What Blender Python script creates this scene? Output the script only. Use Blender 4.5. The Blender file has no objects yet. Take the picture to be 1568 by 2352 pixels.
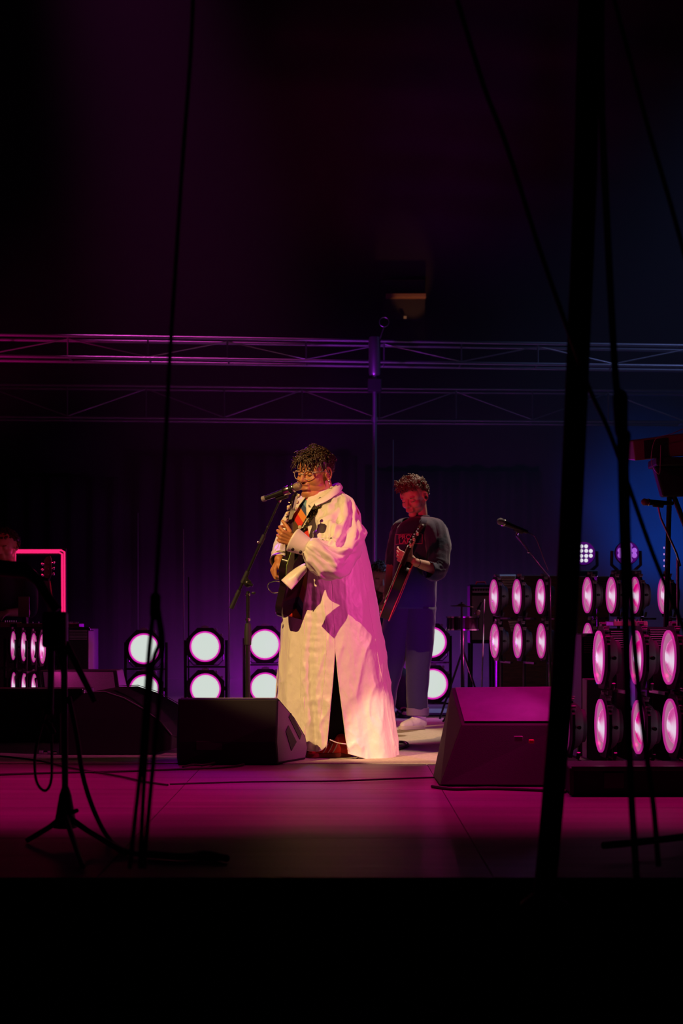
import bpy, bmesh, math, random
import numpy as np
from mathutils import Vector, Matrix, noise as mnoise
PI = math.pi
random.seed(7)
S = bpy.context.scene
COL = S.collection
# ------------------------------------------------------------------ camera
F, H, YH = 4020.0, 0.79, 1421.0          # focal length in px, eye height above the stage, horizon row
cam = bpy.data.cameras.new('camera'); co = bpy.data.objects.new('camera', cam); COL.objects.link(co)
co.location = (0, 0, H); co.rotation_euler = (PI/2, 0, 0)
cam.sensor_fit = 'HORIZONTAL'; cam.sensor_width = 24; cam.lens = F*24/1568
cam.shift_y = (YH-1176)/1568; cam.clip_start = .1; cam.clip_end = 200
cam.dof.use_dof = True; cam.dof.focus_distance = 9.9; cam.dof.aperture_fstop = 3.6
S.camera = co
def W(px, py, D):                         # a point of the stage at depth D
    return Vector(((px-784)*D/F, D, H+(YH-py)*D/F))
# ------------------------------------------------------------------ world, light, exposure
wd = bpy.data.worlds.new('night'); S.world = wd; wd.use_nodes = True
wd.node_tree.nodes['Background'].inputs[0].default_value = (.35, .25, .6, 1)
wd.node_tree.nodes['Background'].inputs[1].default_value = .0012
vs = S.view_settings; vs.view_transform = 'Standard'; vs.look = 'None'; vs.exposure = 0; vs.gamma = 1
vs.use_curve_mapping = False
try: S.cycles.use_denoising = True; S.cycles.volume_bounces = 0; S.cycles.max_bounces = 5
except Exception: pass
def spot(name, loc, tgt, col, power, ang, blend=.3, r=.05, parent=None):
    d = bpy.data.lights.new(name, 'SPOT'); d.energy = power; d.color = col; d.spot_size = math.radians(ang)
    d.spot_blend = blend; d.shadow_soft_size = r
    o = bpy.data.objects.new(name, d); COL.objects.link(o); o.location = loc
    v = Vector(tgt)-Vector(loc); o.rotation_euler = v.to_track_quat('-Z', 'Y').to_euler()
    if parent: o.parent = parent
    return o
KEY = spot('key_spot', (-5.4, 3.0, 6.9), (-.15, 10.0, .98), (1, .58, .21), 4900, 11.4, .2, .03)
HEM = spot('low_spot', (1.5, 3.4, 4.6), (.30, 9.85, .0), (1, .60, .32), 2300, 5.0, .4, .03)
PNK = spot('side_spot', (4.6, 7.3, 2.6), (.3, 10.1, .75), (1, .07, .42), 800, 24, .5, .08)
RIM = spot('back_spot', (2.2, 14.3, 6.5), (.42, 12.25, 1.35), (1, .72, .55), 1500, 15, .5, .05)
VIO = spot('leg_violet_fill', (1.2, 9.0, .35), (.45, 12.3, .55), (.75, .0, 1), 190, 22, .8, .08)  # added fill tinting the guitarist's legs, no fixture modelled
RED = spot('red_spot', (-2.6, 6.5, 1.9), (.52, 12.3, 1.5), (1, .004, .07), 640, 8, .6, .10)
RD2 = spot('red_spot', (-1.2, 10.2, 2.2), (-2.76, 14.0, 1.35), (1, .01, .06), 40, 14, .6, .10)  # added to redden the face behind the left desk, no fixture modelled
for k_, x_ in enumerate((-1.9, -.65, .6, 1.8)):
    spot('floor_wash', (x_, 8.8, 5.2), (x_, 7.95, 0), (1, .0, .26), 640, 36, .6, .1)
KBD = spot('keyboard_pink_fill', (-1.0, 9.0, 3.4), (2.0, 10.7, 1.7), (1, .04, .22), 30, 14, .6, .1)  # added to lift the dark keyboard, no fixture modelled
FL2 = spot('floor_violet', (-1.5, 13.6, 4.6), (.1, 9.2, 0), (.50, .0, 1), 300, 22, .7, .2)
TRL = spot('truss_magenta', (-5.5, 14.6, 1.2), (-3.3, 17.2, 3.45), (1, .0, .35), 560, 28, 1, .1)
TRP = spot('truss_violet', (-.6, 14.2, 1.5), (.1, 16.6, 3.0), (.45, .02, 1), 220, 24, 1, .1)
BLU = spot('blue_wash', (4.5, 20.9, .9), (4.1, 23.0, 2.05), (.0, .12, 1), 620, 50, 1, .3)
BMV = spot('beam_violet', (-3.6, 16.5, 15.0), (-1.3, 16.5, 3.5), (.75, .06, .55), 6500, 15, 1, .1)
BMB = spot('beam_blue', (9.5, 15.8, 12.0), (2.2, 15.8, 1.2), (.15, .20, .55), 9000, 27, 1, .1)
HZV = spot('haze_violet', (0, 21.5, .25), (0, 15, -1.4), (.55, .0, .9), 800, 70, 1, .3)
HZR = spot('haze_right', (2.6, 15.0, .3), (1.6, 20, -.2), (.6, .0, .8), 420, 70, 1, .3)
HZM = spot('haze_magenta', (-.4, 14.75, .15), (-.4, 21, -1.3), (.68, .0, .8), 1900, 56, 1, .3)
# ------------------------------------------------------------------ materials
def mat(name, col, rough=.5, metal=0, bump=None, var=None, emit=None, estr=0, sheen=0, coat=0, spec=.5, trans=0, aniso=None):
    m = bpy.data.materials.new(name); m.use_nodes = True; nt = m.node_tree; b = nt.nodes['Principled BSDF']
    b.inputs['Base Color'].default_value = (*col, 1); b.inputs['Roughness'].default_value = rough
    b.inputs['Metallic'].default_value = metal; b.inputs['Specular IOR Level'].default_value = spec
    b.inputs['Sheen Weight'].default_value = sheen; b.inputs['Coat Weight'].default_value = coat
    b.inputs['Transmission Weight'].default_value = trans
    if emit: b.inputs['Emission Color'].default_value = (*emit, 1); b.inputs['Emission Strength'].default_value = estr
    tc = nt.nodes.new('ShaderNodeTexCoord'); src = tc.outputs['Object']
    if aniso:
        mp = nt.nodes.new('ShaderNodeMapping'); mp.inputs['Scale'].default_value = aniso; nt.links.new(src, mp.inputs[0]); src = mp.outputs[0]
    if var:
        n = nt.nodes.new('ShaderNodeTexNoise'); n.inputs['Scale'].default_value = var[0]; n.inputs['Detail'].default_value = 4
        nt.links.new(src, n.inputs['Vector'])
        r = nt.nodes.new('ShaderNodeValToRGB'); r.color_ramp.elements[0].position = .3; r.color_ramp.elements[1].position = .7
        r.color_ramp.elements[0].color = (*[c*(1-var[1]) for c in col], 1); r.color_ramp.elements[1].color = (*[min(1, c*(1+var[1])) for c in col], 1)
        nt.links.new(n.outputs[0], r.inputs[0]); nt.links.new(r.outputs[0], b.inputs['Base Color'])
    if bump:
        n = nt.nodes.new('ShaderNodeTexNoise'); n.inputs['Scale'].default_value = bump[0]; n.inputs['Detail'].default_value = 5
        nt.links.new(src, n.inputs['Vector'])
        bp = nt.nodes.new('ShaderNodeBump'); bp.inputs['Strength'].default_value = bump[1]; bp.inputs['Distance'].default_value = bump[2] if len(bump) > 2 else .01
        nt.links.new(n.outputs[0], bp.inputs['Height']); nt.links.new(bp.outputs[0], b.inputs['Normal'])
    return m
def emis(name, col, s):
    return mat(name, (.02, .02, .02), .5, emit=col, estr=s)
M = {}
M['deck'] = mat('glossy_stage_deck', (.12, .105, .105), .52, bump=(3, .35, .01), var=(2.2, .25), aniso=(.35, 3, 1), spec=.22)
M['carpet'] = mat('beige_carpet', (.46, .40, .33), .95, bump=(180, .5, .004), var=(60, .15))
M['black'] = mat('matt_black', (.012, .012, .013), .7, bump=(60, .15, .003))
M['blackpaint'] = mat('black_cabinet_paint', (.010, .009, .011), .7, bump=(220, .35, .002), spec=.25)
M['grille'] = mat('speaker_grille', (.16, .14, .17), .65, bump=(420, .6, .002), var=(300, .3))
M['blackmetal'] = mat('black_metal', (.03, .03, .032), .32, metal=.6)
M['chrome'] = mat('chrome', (.75, .72, .7), .2, metal=1)
M['mesh'] = mat('bronze_mesh', (.42, .30, .22), .38, metal=.8, bump=(900, .9, .002))
M['alu'] = mat('aluminium', (.55, .55, .57), .34, metal=.9)
M['rubber'] = mat('black_rubber', (.014, .014, .015), .6)
M['cloth'] = mat('black_drape', (.035, .030, .035), .95, bump=(30, .3, .01))
M['wall'] = mat('dark_back_wall', (.05, .045, .05), .9, var=(1.2, .2))
M['robe'] = mat('ivory_satin_robe', (.80, .76, .70), .42, bump=(38, .22, .006), sheen=.15)
M['trouser'] = mat('black_trousers', (.014, .012, .016), .8)
M['skin'] = mat('brown_skin', (.50, .205, .085), .48, bump=(160, .08, .002))
M['lip'] = mat('lips', (.36, .12, .08), .4)
M['skin2'] = mat('fair_skin', (.60, .38, .27), .5, bump=(160, .08, .002))
M['lip2'] = mat('fair_lips', (.46, .20, .16), .45)
M['mouth'] = mat('mouth_dark', (.03, .008, .006), .6)
M['hair'] = mat('dark_curly_hair', (.040, .019, .009), .40, spec=.6)
M['hair2'] = mat('brown_hair', (.13, .085, .045), .45, spec=.6)
M['lash'] = mat('dark_lashes', (.02, .01, .008), .6)
M['clear'] = mat('clear_frame', (.85, .72, .60), .12, spec=.8, trans=.55)
M['red'] = mat('red_suede', (.55, .012, .012), .7, bump=(200, .3, .002))
M['white'] = mat('off_white', (.75, .70, .64), .6)
M['gum'] = mat('shoe_sole', (.62, .55, .47), .6)
M['tee'] = mat('navy_cotton', (.014, .026, .070), .9, bump=(24, .35, .008), sheen=.25)
M['jeans'] = mat('dark_denim', (.016, .008, .050), .85, bump=(26, .5, .008), sheen=.2)
M['print'] = mat('pink_print', (.50, .12, .26), .7)
M['gblack'] = mat('gloss_black_lacquer', (.016, .011, .012), .14, coat=.7)
M['gbrown'] = mat('walnut_lacquer', (.022, .008, .009), .5, spec=.3)
M['green'] = mat('green_pickguard', (.28, .46, .10), .3)
M['maple'] = mat('maple', (.62, .42, .20), .4)
M['rosew'] = mat('rosewood', (.06, .035, .022), .4)
M['pearl'] = mat('pearl', (.62, .80, .74), .15, coat=.6)
M['cream'] = mat('cream_plastic', (.78, .66, .42), .35)
M['bind'] = mat('red_binding', (.9, .05, .07), .35)
M['wood'] = mat('dark_wood', (.10, .045, .03), .5, var=(12, .4), aniso=(1, 1, 8))
M['slat'] = mat('pale_slat', (.62, .56, .40), .5)
M['silvergrille'] = mat('silver_grille', (.22, .20, .22), .6, bump=(300, .5, .002))
M['keyb'] = mat('keyboard_shell', (.26, .10, .12), .5)
M['brass'] = mat('cymbal_bronze', (.7, .5, .22), .28, metal=1, bump=(40, .2, .003), aniso=(1, 1, 1))
M['neon'] = emis('neon_pink', (1, .018, .17), 1.1)
M['bezel'] = mat('magenta_lit_bezel', (.10, .02, .08), .4, emit=(.75, .03, .40), estr=.55)  # lamp light caught by the rim, put in as emission
M['bezelside'] = mat('pink_lit_bezel', (.3, .1, .25), .3, emit=(.66, .24, .42), estr=.50)  # emission stands for lamp light reflected off the inner wall
M['rimglow'] = mat('rim_halo_glow', (.12, .02, .09), .4, emit=(.85, .02, .55), estr=.75)  # emission stands for the magenta halo around the lamp
M['lenswhite'] = emis('white_hot_lens', (.66, .74, .68), .95)
M['ridge'] = mat('lens_ridge', (.3, .1, .2), .4, emit=(.60, .25, .48), estr=.9)
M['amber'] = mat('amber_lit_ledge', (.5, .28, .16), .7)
M['bluescreen'] = emis('blue_led', (.02, .10, .8), .5)
M['pixw'] = emis('white_led_lens', (.80, .78, .86), .95)
M['pixp'] = mat('violet_led_lens', (.3, .12, .5), .15, emit=(.34, .10, .62), estr=1.0, coat=.8, bump=(60, .8, .004))
M['pixsh'] = mat('violet_led_face', (.05, .02, .09), .3, emit=(.07, .0, .16), estr=.7)

def lens_material(name, hot):
    m = bpy.data.materials.new(name); m.use_nodes = True; nt = m.node_tree; N = nt.nodes; L = nt.links; b = N['Principled BSDF']
    b.inputs['Base Color'].default_value = (.05, .02, .04, 1); b.inputs['Roughness'].default_value = .2
    tc = N.new('ShaderNodeTexCoord'); sp = N.new('ShaderNodeSeparateXYZ'); L.new(tc.outputs['Object'], sp.inputs[0])
    def mth(op, a, b_=None):
        n = N.new('ShaderNodeMath'); n.operation = op
        for i, v in enumerate((a, b_)):
            if v is None: continue
            if isinstance(v, (int, float)): n.inputs[i].default_value = v
            else: L.new(v, n.inputs[i])
        return n.outputs[0]
    x, z = sp.outputs[0], sp.outputs[2]
    ang = mth('ARCTAN2', z, x); r = mth('SQRT', mth('ADD', mth('MULTIPLY', x, x), mth('MULTIPLY', z, z)))
    star = mth('ABSOLUTE', mth('COSINE', mth('ADD', ang, .25)))                      # white fans left and right, pink above and below
    ring = mth('MULTIPLY', mth('SINE', mth('MULTIPLY', r, 520)), .05)
    core = mth('SUBTRACT', 1.0, mth('DIVIDE', r, .036)); core = mth('MAXIMUM', core, 0.0)
    f = mth('ADD', mth('ADD', mth('POWER', star, 2.2), ring), mth('MULTIPLY', core, 1.6))
    cr = N.new('ShaderNodeValToRGB'); e = cr.color_ramp.elements
    e[0].position = .05; e[0].color = (.60, .07, .32, 1) if not hot else (.68, .0, .20, 1)
    e[1].position = 1; e[1].color = (.84, .62, .80, 1)
    k = e.new(.45); k.color = (.74, .22, .50, 1) if not hot else (.76, .06, .34, 1)
    L.new(f, cr.inputs[0]); L.new(cr.outputs[0], b.inputs['Emission Color']); b.inputs['Emission Strength'].default_value = .95
    return m
M['lenspink'] = lens_material('pink_fan_lens', False)
M['lenshot'] = lens_material('hot_pink_lens', True)

def patch_material():
    m = bpy.data.materials.new('patchwork_shirt'); m.use_nodes = True; nt = m.node_tree; N = nt.nodes; L = nt.links; b = N['Principled BSDF']
    tc = N.new('ShaderNodeTexCoord'); mp = N.new('ShaderNodeMapping'); L.new(tc.outputs['Object'], mp.inputs[0])
    mp.inputs['Rotation'].default_value = (0, math.radians(32), 0)
    sp = N.new('ShaderNodeSeparateXYZ'); L.new(mp.outputs[0], sp.inputs[0])
    w = N.new('ShaderNodeMath'); w.operation = 'MULTIPLY'; w.inputs[1].default_value = 3.1; L.new(sp.outputs[0], w.inputs[0])
    fr = N.new('ShaderNodeMath'); fr.operation = 'FRACT'; L.new(w.outputs[0], fr.inputs[0])
    cr = N.new('ShaderNodeValToRGB'); cr.color_ramp.interpolation = 'CONSTANT'; e = cr.color_ramp.elements
    cols = [(0, (.75, .12, .22)), (.16, (.85, .55, .10)), (.28, (.75, .55, .45)), (.36, (.80, .10, .20)), (.44, (.10, .05, .02)),
            (.64, (.7, .03, .02)), (.74, (.75, .25, .04)), (.84, (.03, .06, .16)), (.92, (.15, .30, .40))]
    e[0].position = 0; e[0].color = (*cols[0][1], 1); e[1].position = cols[1][0]; e[1].color = (*cols[1][1], 1)
    for p, c in cols[2:]: k = e.new(p); k.color = (*c, 1)
    L.new(fr.outputs[0], cr.inputs[0]); L.new(cr.outputs[0], b.inputs['Base Color']); b.inputs['Roughness'].default_value = .8
    return m
M['patch'] = patch_material()
def strap_material():
    m = bpy.data.materials.new('glitter_strap'); m.use_nodes = True; nt = m.node_tree; N = nt.nodes; L = nt.links; b = N['Principled BSDF']
    tc = N.new('ShaderNodeTexCoord'); v = N.new('ShaderNodeTexVoronoi'); v.inputs['Scale'].default_value = 110; L.new(tc.outputs['Object'], v.inputs['Vector'])
    cr = N.new('ShaderNodeValToRGB'); cr.color_ramp.elements[0].color = (.65, .45, .12, 1); cr.color_ramp.elements[1].color = (.02, .015, .01, 1)
    cr.color_ramp.elements[0].position = .22; cr.color_ramp.elements[1].position = .34
    L.new(v.outputs['Distance'], cr.inputs[0]); L.new(cr.outputs[0], b.inputs['Base Color']); b.inputs['Roughness'].default_value = .35
    return m
M['strap'] = strap_material()
# ------------------------------------------------------------------ mesh builder
def link(name, me, m=None, parent=None):
    o = bpy.data.objects.new(name, me); COL.objects.link(o)
    if m: me.materials.append(m)
    if parent: o.parent = parent
    return o
def tag(o, label=None, cat=None, group=None, kind=None):
    if label: o['label'] = label
    if cat: o['category'] = cat
    if group: o['group'] = group
    if kind: o['kind'] = kind
    return o
def thing(name, label, cat, loc=(0, 0, 0), group=None, rz=0):
    o = bpy.data.objects.new(name, None); COL.objects.link(o); o.location = loc; o.rotation_euler = (0, 0, rz); o.empty_display_size = .1
    return tag(o, label, cat, group)
def ortho(d):
    d = Vector(d).normalized(); a = Vector((0, 0, 1)) if abs(d.z) < .9 else Vector((1, 0, 0))
    u = d.cross(a).normalized(); return d, u, d.cross(u).normalized()
class MB:
    def __init__(s): s.v = []; s.f = []
    def add(s, vs, fs):
        n = len(s.v); s.v += [tuple(p) for p in vs]; s.f += [tuple(i+n for i in f) for f in fs]; return s
    def box(s, c, size, R=None):
        c = Vector(c); h = [x/2 for x in size]; vs = []
        for x in (-1, 1):
            for y in (-1, 1):
                for z in (-1, 1):
                    p = Vector((x*h[0], y*h[1], z*h[2]))
                    vs.append(c+(R @ p if R else p))
        return s.add(vs, [(0, 1, 3, 2), (4, 6, 7, 5), (0, 4, 5, 1), (2, 3, 7, 6), (0, 2, 6, 4), (1, 5, 7, 3)])
    def tube(s, pts, r, seg=8, caps=True, flat=1.0, up=None):
        pts = [Vector(p) for p in pts]; n = len(pts); rr = r if hasattr(r, '__len__') else [r]*n
        vs = []; d0 = (pts[1]-pts[0]).normalized(); _, u, w = ortho(d0)
        if up is not None:
            u = Vector(up); u = (u-d0*u.dot(d0)).normalized()
        for i, p in enumerate(pts):
            d = (pts[min(i+1, n-1)]-pts[max(i-1, 0)]).normalized()
            u = (u-d*u.dot(d)).normalized(); w = d.cross(u)
            for k in range(seg):
                a = 2*PI*k/seg; vs.append(p+(u*math.cos(a)+w*math.sin(a)*flat)*rr[i])
        fs = [(i*seg+k, i*seg+(k+1) % seg, (i+1)*seg+(k+1) % seg, (i+1)*seg+k) for i in range(n-1) for k in range(seg)]
        if caps: fs += [tuple(range(seg))[::-1], tuple((n-1)*seg+k for k in range(seg))]
        return s.add(vs, fs)
    def cap(s, p0, p1, r0, r1=None, seg=12, flat=1.0, up=None):       # capsule with round ends
        p0, p1 = Vector(p0), Vector(p1); r1 = r0 if r1 is None else r1; d = (p1-p0); L = d.length
        d = d.normalized() if L > 1e-6 else Vector((0, 0, 1)); pts = []; rr = []
        for a in (80, 55, 30): pts.append(p0-d*r0*math.sin(math.radians(a))); rr.append(r0*math.cos(math.radians(a)))
        pts += [p0, p1]; rr += [r0, r1]
        for a in (30, 55, 80): pts.append(p1+d*r1*math.sin(math.radians(a))); rr.append(r1*math.cos(math.radians(a)))
        return s.tube(pts, rr, seg, True, flat, up)
    def chain(s, pts, rr, seg=14):
        for i in range(len(pts)-1): s.cap(pts[i], pts[i+1], rr[i], rr[i+1], seg)
        return s
    def cyl(s, p0, p1, r0, r1=None, seg=16):
        return s.tube([p0, p1], [r0, r0 if r1 is None else r1], seg)
    def ell(s, c, r, seg=20, rings=12, R=None):
        c = Vector(c); vs = []; fs = []
        if not hasattr(r, '__len__'): r = (r, r, r)
        for i in range(1, rings):
            t = PI*i/rings
            for k in range(seg):
                a = 2*PI*k/seg; p = Vector((r[0]*math.sin(t)*math.cos(a), r[1]*math.sin(t)*math.sin(a), r[2]*math.cos(t)))
                vs.append(c+(R @ p if R else p))
        t_ = Vector((0, 0, r[2])); vs.append(c+(R @ t_ if R else t_)); vs.append(c-(R @ t_ if R else t_))
        T, B = len(vs)-2, len(vs)-1
        for i in range(rings-2):
            for k in range(seg): fs.append((i*seg+k, (i+1)*seg+k, (i+1)*seg+(k+1) % seg, i*seg+(k+1) % seg))
        for k in range(seg):
            fs.append((T, k, (k+1) % seg)); fs.append((B, (rings-2)*seg+(k+1) % seg, (rings-2)*seg+k))
        return s.add(vs, fs)
    def prism(s, poly, off):                                          # planar polygon pushed along off
        off = Vector(off); n = len(poly); vs = [Vector(p) for p in poly]+[Vector(p)+off for p in poly]
        return s.add(vs, [tuple(range(n))[::-1], tuple(range(n, 2*n))]+[(i, (i+1) % n, n+(i+1) % n, n+i) for i in range(n)])
    def lathe(s, prof, o=(0, 0, 0), axis=(0, 0, 1), seg=32, close=False):
        o = Vector(o); d, u, w = ortho(axis); vs = []
        for (r, h) in prof:
            for k in range(seg):
                a = 2*PI*k/seg; vs.append(o+d*h+(u*math.cos(a)+w*math.sin(a))*r)
        n = len(prof); rng = range(n if close else n-1)
        return s.add(vs, [(i*seg+k, i*seg+(k+1) % seg, ((i+1) % n)*seg+(k+1) % seg, ((i+1) % n)*seg+k) for i in rng for k in range(seg)])
    def grid(s, rows, closed=False):
        nr, nc = len(rows), len(rows[0]); vs = [p for r in rows for p in r]
        fs = [(i*nc+k, i*nc+(k+1) % nc, (i+1)*nc+(k+1) % nc, (i+1)*nc+k) for i in range(nr-1) for k in range(nc if closed else nc-1)]
        return s.add(vs, fs)
    def xform(s, Mx): s.v = [tuple(Mx @ Vector(p)) for p in s.v]; return s
    def build(s, name, m, parent=None, smooth=35, bevel=0, thick=0, sub=0):
        me = bpy.data.meshes.new(name); o0 = Vector((0, 0, 0))
        if parent is not None:
            q = parent
            while q is not None: o0 = o0+q.location; q = q.parent
        me.from_pydata([tuple(Vector(p)-o0) for p in s.v], [], s.f); me.update()
        if smooth:
            me.shade_smooth()
            if smooth < 180: me.set_sharp_from_angle(angle=math.radians(smooth))
        o = link(name, me, m, parent)
        if bevel:
            b = o.modifiers.new('b', 'BEVEL'); b.width = bevel; b.segments = 2; b.limit_method = 'ANGLE'; b.angle_limit = math.radians(40)
        if thick: t = o.modifiers.new('t', 'SOLIDIFY'); t.thickness = thick; t.offset = 0
        if sub: t = o.modifiers.new('s', 'SUBSURF'); t.levels = sub; t.render_levels = sub
        return o
def remesh(name, mb, voxel, smooth_it, mats, parent=None, masks=None, disp=None):
    """union of every closed shape in mb as one continuous skin"""
    me = bpy.data.meshes.new(name); me.from_pydata(mb.v, [], mb.f); me.update()
    bm = bmesh.new(); bm.from_mesh(me); bmesh.ops.recalc_face_normals(bm, faces=bm.faces); bm.to_mesh(me); bm.free()
    o = bpy.data.objects.new(name+'_tmp', me); COL.objects.link(o)
    r = o.modifiers.new('r', 'REMESH'); r.mode = 'VOXEL'; r.voxel_size = voxel; r.adaptivity = 0
    if smooth_it: sm = o.modifiers.new('s', 'SMOOTH'); sm.iterations = smooth_it; sm.factor = .5
    dg = bpy.context.evaluated_depsgraph_get(); dg.update()
    m2 = bpy.data.meshes.new_from_object(o.evaluated_get(dg), depsgraph=dg)
    bpy.data.objects.remove(o); bpy.data.meshes.remove(me)
    n = len(m2.vertices); v = np.empty(n*3, np.float32); m2.vertices.foreach_get('co', v); v = v.reshape(-1, 3)
    if disp is not None:
        nn = np.empty(n*3, np.float32); m2.vertices.foreach_get('normal', nn); nn = nn.reshape(-1, 3)
        d = np.array([disp(Vector(p)) for p in v], np.float32); v = v+nn*d[:, None]
    if masks:
        nf = len(m2.polygons); c = np.empty(nf*3, np.float32); m2.polygons.foreach_get('center', c); c = c.reshape(-1, 3)
        mi = np.zeros(nf, np.int32)
        for k, fn in enumerate(masks): mi[fn(c)] = k+1
    o0 = Vector(parent.location) if parent else Vector((0, 0, 0))
    v = v-np.array(o0, np.float32); m2.vertices.foreach_set('co', v.ravel())
    m2.materials.clear()
    for m in mats: m2.materials.append(m)
    if masks: m2.polygons.foreach_set('material_index', mi)
    else: m2.polygons.foreach_set('material_index', np.zeros(len(m2.polygons), np.int32))
    m2.shade_smooth(); m2.update(); m2.name = name
    o = bpy.data.objects.new(name, m2); COL.objects.link(o)
    if parent: o.parent = parent
    return o
def copy_tree(o, parent=None):
    c = o.copy(); COL.objects.link(c)
    if parent is not None: c.parent = parent
    for ch in list(o.children): copy_tree(ch, c)
    return c
def curve_pts(pts, n=24):                                             # Catmull-Rom through points
    pts = [Vector(p) for p in pts]; P = [pts[0]*2-pts[1]]+pts+[pts[-1]*2-pts[-2]]; out = []
    for i in range(len(pts)-1):
        a, b, c, d = P[i:i+4]; m = max(2, n//(len(pts)-1))
        for k in range(m):
            t = k/m; out.append(.5*((2*b)+(c-a)*t+(2*a-5*b+4*c-d)*t*t+(3*b-a-3*c+d)*t**3))
    out.append(pts[-1]); return out
def rough(o, label, cat, group=None): return tag(o, label, cat, group)
# ================================================================== THE SETTING
def struct(o): o['kind'] = 'structure'; return o
ZC = .004
mb = MB(); mb.box((0, 15, -.06), (16, 19.4, .12)); fl = struct(mb.build('floor', M['deck'], smooth=0))
# separate deck boards with fine joints between them, laid on the near deck
joints = [5.3, 6.25, 7.25, 8.05, 8.62, 9.44]
for i in range(len(joints)-1):
    for k, (xa, xb) in enumerate(((-4, -.74), (-.74, .46), (.46, 4))):
        mb = MB(); mb.box(((xa+xb)/2, (joints[i]+joints[i+1])/2, .003), (xb-xa-.004, joints[i+1]-joints[i]-.006, .006))
        mb.build('panel', M['deck'], fl, 0)
mb = MB(); mb.box((0, 12.3, ZC), (9, 5.7, .014)); cpt = tag(mb.build('stage_carpet', M['carpet'], None, 0), 'beige carpet laid across the middle of the stage under both guitarists', 'carpet')
mb = MB(); mb.box((0, 0, -1.35), (30, 12, .1)); struct(mb.build('ground', M['black'], smooth=0))
mb = MB(); mb.box((0, 5.32, -.66), (16, .04, 1.28)); struct(mb.build('wall_stage_front', M['black'], smooth=0))
mb = MB(); mb.box((0, 23.1, 4.4), (22, .2, 9.2)); struct(mb.build('wall_back', M['wall'], smooth=0))
mb = MB(); mb.box((0, 24.2, -.11), (22, 2.4, .1)); 
def drape(x0, x1, y, z1, label, seed):
    rows = []; n = int((x1-x0)*26)
    for j in range(9):
        z = .02+(z1-.02)*j/8
        rows.append([(x0+(x1-x0)*i/n, y+.07*math.sin(i*.9+seed)+.03*math.sin(i*.37+j*.2+seed), z) for i in range(n+1)])
    mb = MB(); mb.grid(rows); return tag(mb.build('drape', M['cloth'], None, 180, thick=.006), label, 'curtain', 'black drapes along the back')
drape(-5.2, -2.85, 22.4, 2.6, 'dark pleated drape behind the pink neon frame at the far left', 1)
drape(-2.7, .2, 22.7, 2.9, 'black pleated drape behind the singer, between neon frame and pole', 2)
drape(.4, 2.6, 22.7, 2.7, 'black pleated drape behind the man in the navy shirt', 3)
# ================================================================== TRUSSES
def truss(name, label, pl0, pl1, pr0, pr1, zt, zb, r, nb, phase=0):
    A = Vector(pl0); B = Vector(pr0); root = thing(name, label, 'truss', (A+B)/2, 'lighting trusses')
    d = (B-A); dn = d.normalized(); side = Vector((0, .3, 0))
    for off in (Vector((0, 0, 0)), side):
        for z in (zt, zb):
            a = Vector((A.x, A.y, z))+off; b = Vector((B.x, B.y, z))+off
            mb = MB(); mb.cyl(a, b, r, seg=12); mb.build('chord', M['alu'], root)
    for k in range(nb+1):
        p = A+d*(k/nb); mb = MB(); mb.cyl((p.x, p.y, zb), (p.x, p.y, zt), r*.5, seg=8); mb.build('strut', M['alu'], root)
        mb = MB(); mb.cyl((p.x, p.y, zb), (p.x, p.y+.3, zb), r*.5, seg=8); mb.build('strut', M['alu'], root)
        if k < nb:
            q = A+d*((k+1)/nb); z0, z1 = (zb+.015, zt-.03) if (k+phase) % 2 else (zt-.03, zb+.015)
            mb = MB(); mb.cyl((p.x, p.y, z0), (q.x, q.y, z1), r*.42, seg=8); mb.build('brace', M['alu'], root)
    return root
a = W(133-180*3, 770, 16.8); b = W(133+180*9, 770, 17.75)
zt = H+651*17.0/F; zb = H+602*17.0/F
truss('roof_truss', 'upper metal truss crossing high behind the singer, magenta lit at left', a, None, b, None, zt, zb, .017, 12, 1)
a = W(140-178*3, 883, 19.0); b = W(140+178*9, 883, 19.7)
truss('lower_truss', 'lower dim metal truss running parallel beneath the brighter one', a, None, b, None, H+538*19.1/F, H+464*19.1/F, .017, 12, 0)
root = thing('truss_pole', 'tall violet lit metal pole rising behind the singer to the truss', 'pole', W(860, 1421, 16.6).xy.to_3d())
x, y = root.location.x, 16.6
mb = MB(); mb.cyl((x, y, 0), (x, y, 3.2), .021, seg=16); mb.build('pole_tube', M['alu'], root)
mb = MB(); mb.lathe([(.05, 3.10), (.056, 3.12), (.056, 3.44), (.05, 3.46)], (x, y, 0), seg=20); mb.cyl((x, y, 3.1), (x, y, 3.46), .05); mb.build('sleeve', M['alu'], root)
mb = MB(); mb.box((x, y, 3.0), (.13, .13, .12)); mb.build('collar_clamp', M['black'], root, bevel=.01)
mb = MB(); mb.lathe([(.0, 2.66), (.03, 2.66), (.03, 2.70), (0, 2.70)], (x, y, 0), seg=16); mb.build('joint_ring', M['alu'], root)
mb = MB(); mb.box((x, y, .01), (.5, .5, .02)); mb.build('base_plate', M['blackmetal'], root, bevel=.004)
mb = MB(); t = [(x+.09+.045*math.cos(a*.2618), y-.02, 3.60+.045*math.sin(a*.2618)) for a in range(25)]; mb.tube(t, .005, 6); mb.build('cable_ring', M['alu'], root)
mb = MB(); mb.cyl((x+.05, y-.02, 3.44), (x+.09, y-.02, 3.56), .006); mb.build('ring_bracket', M['alu'], root)
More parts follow.
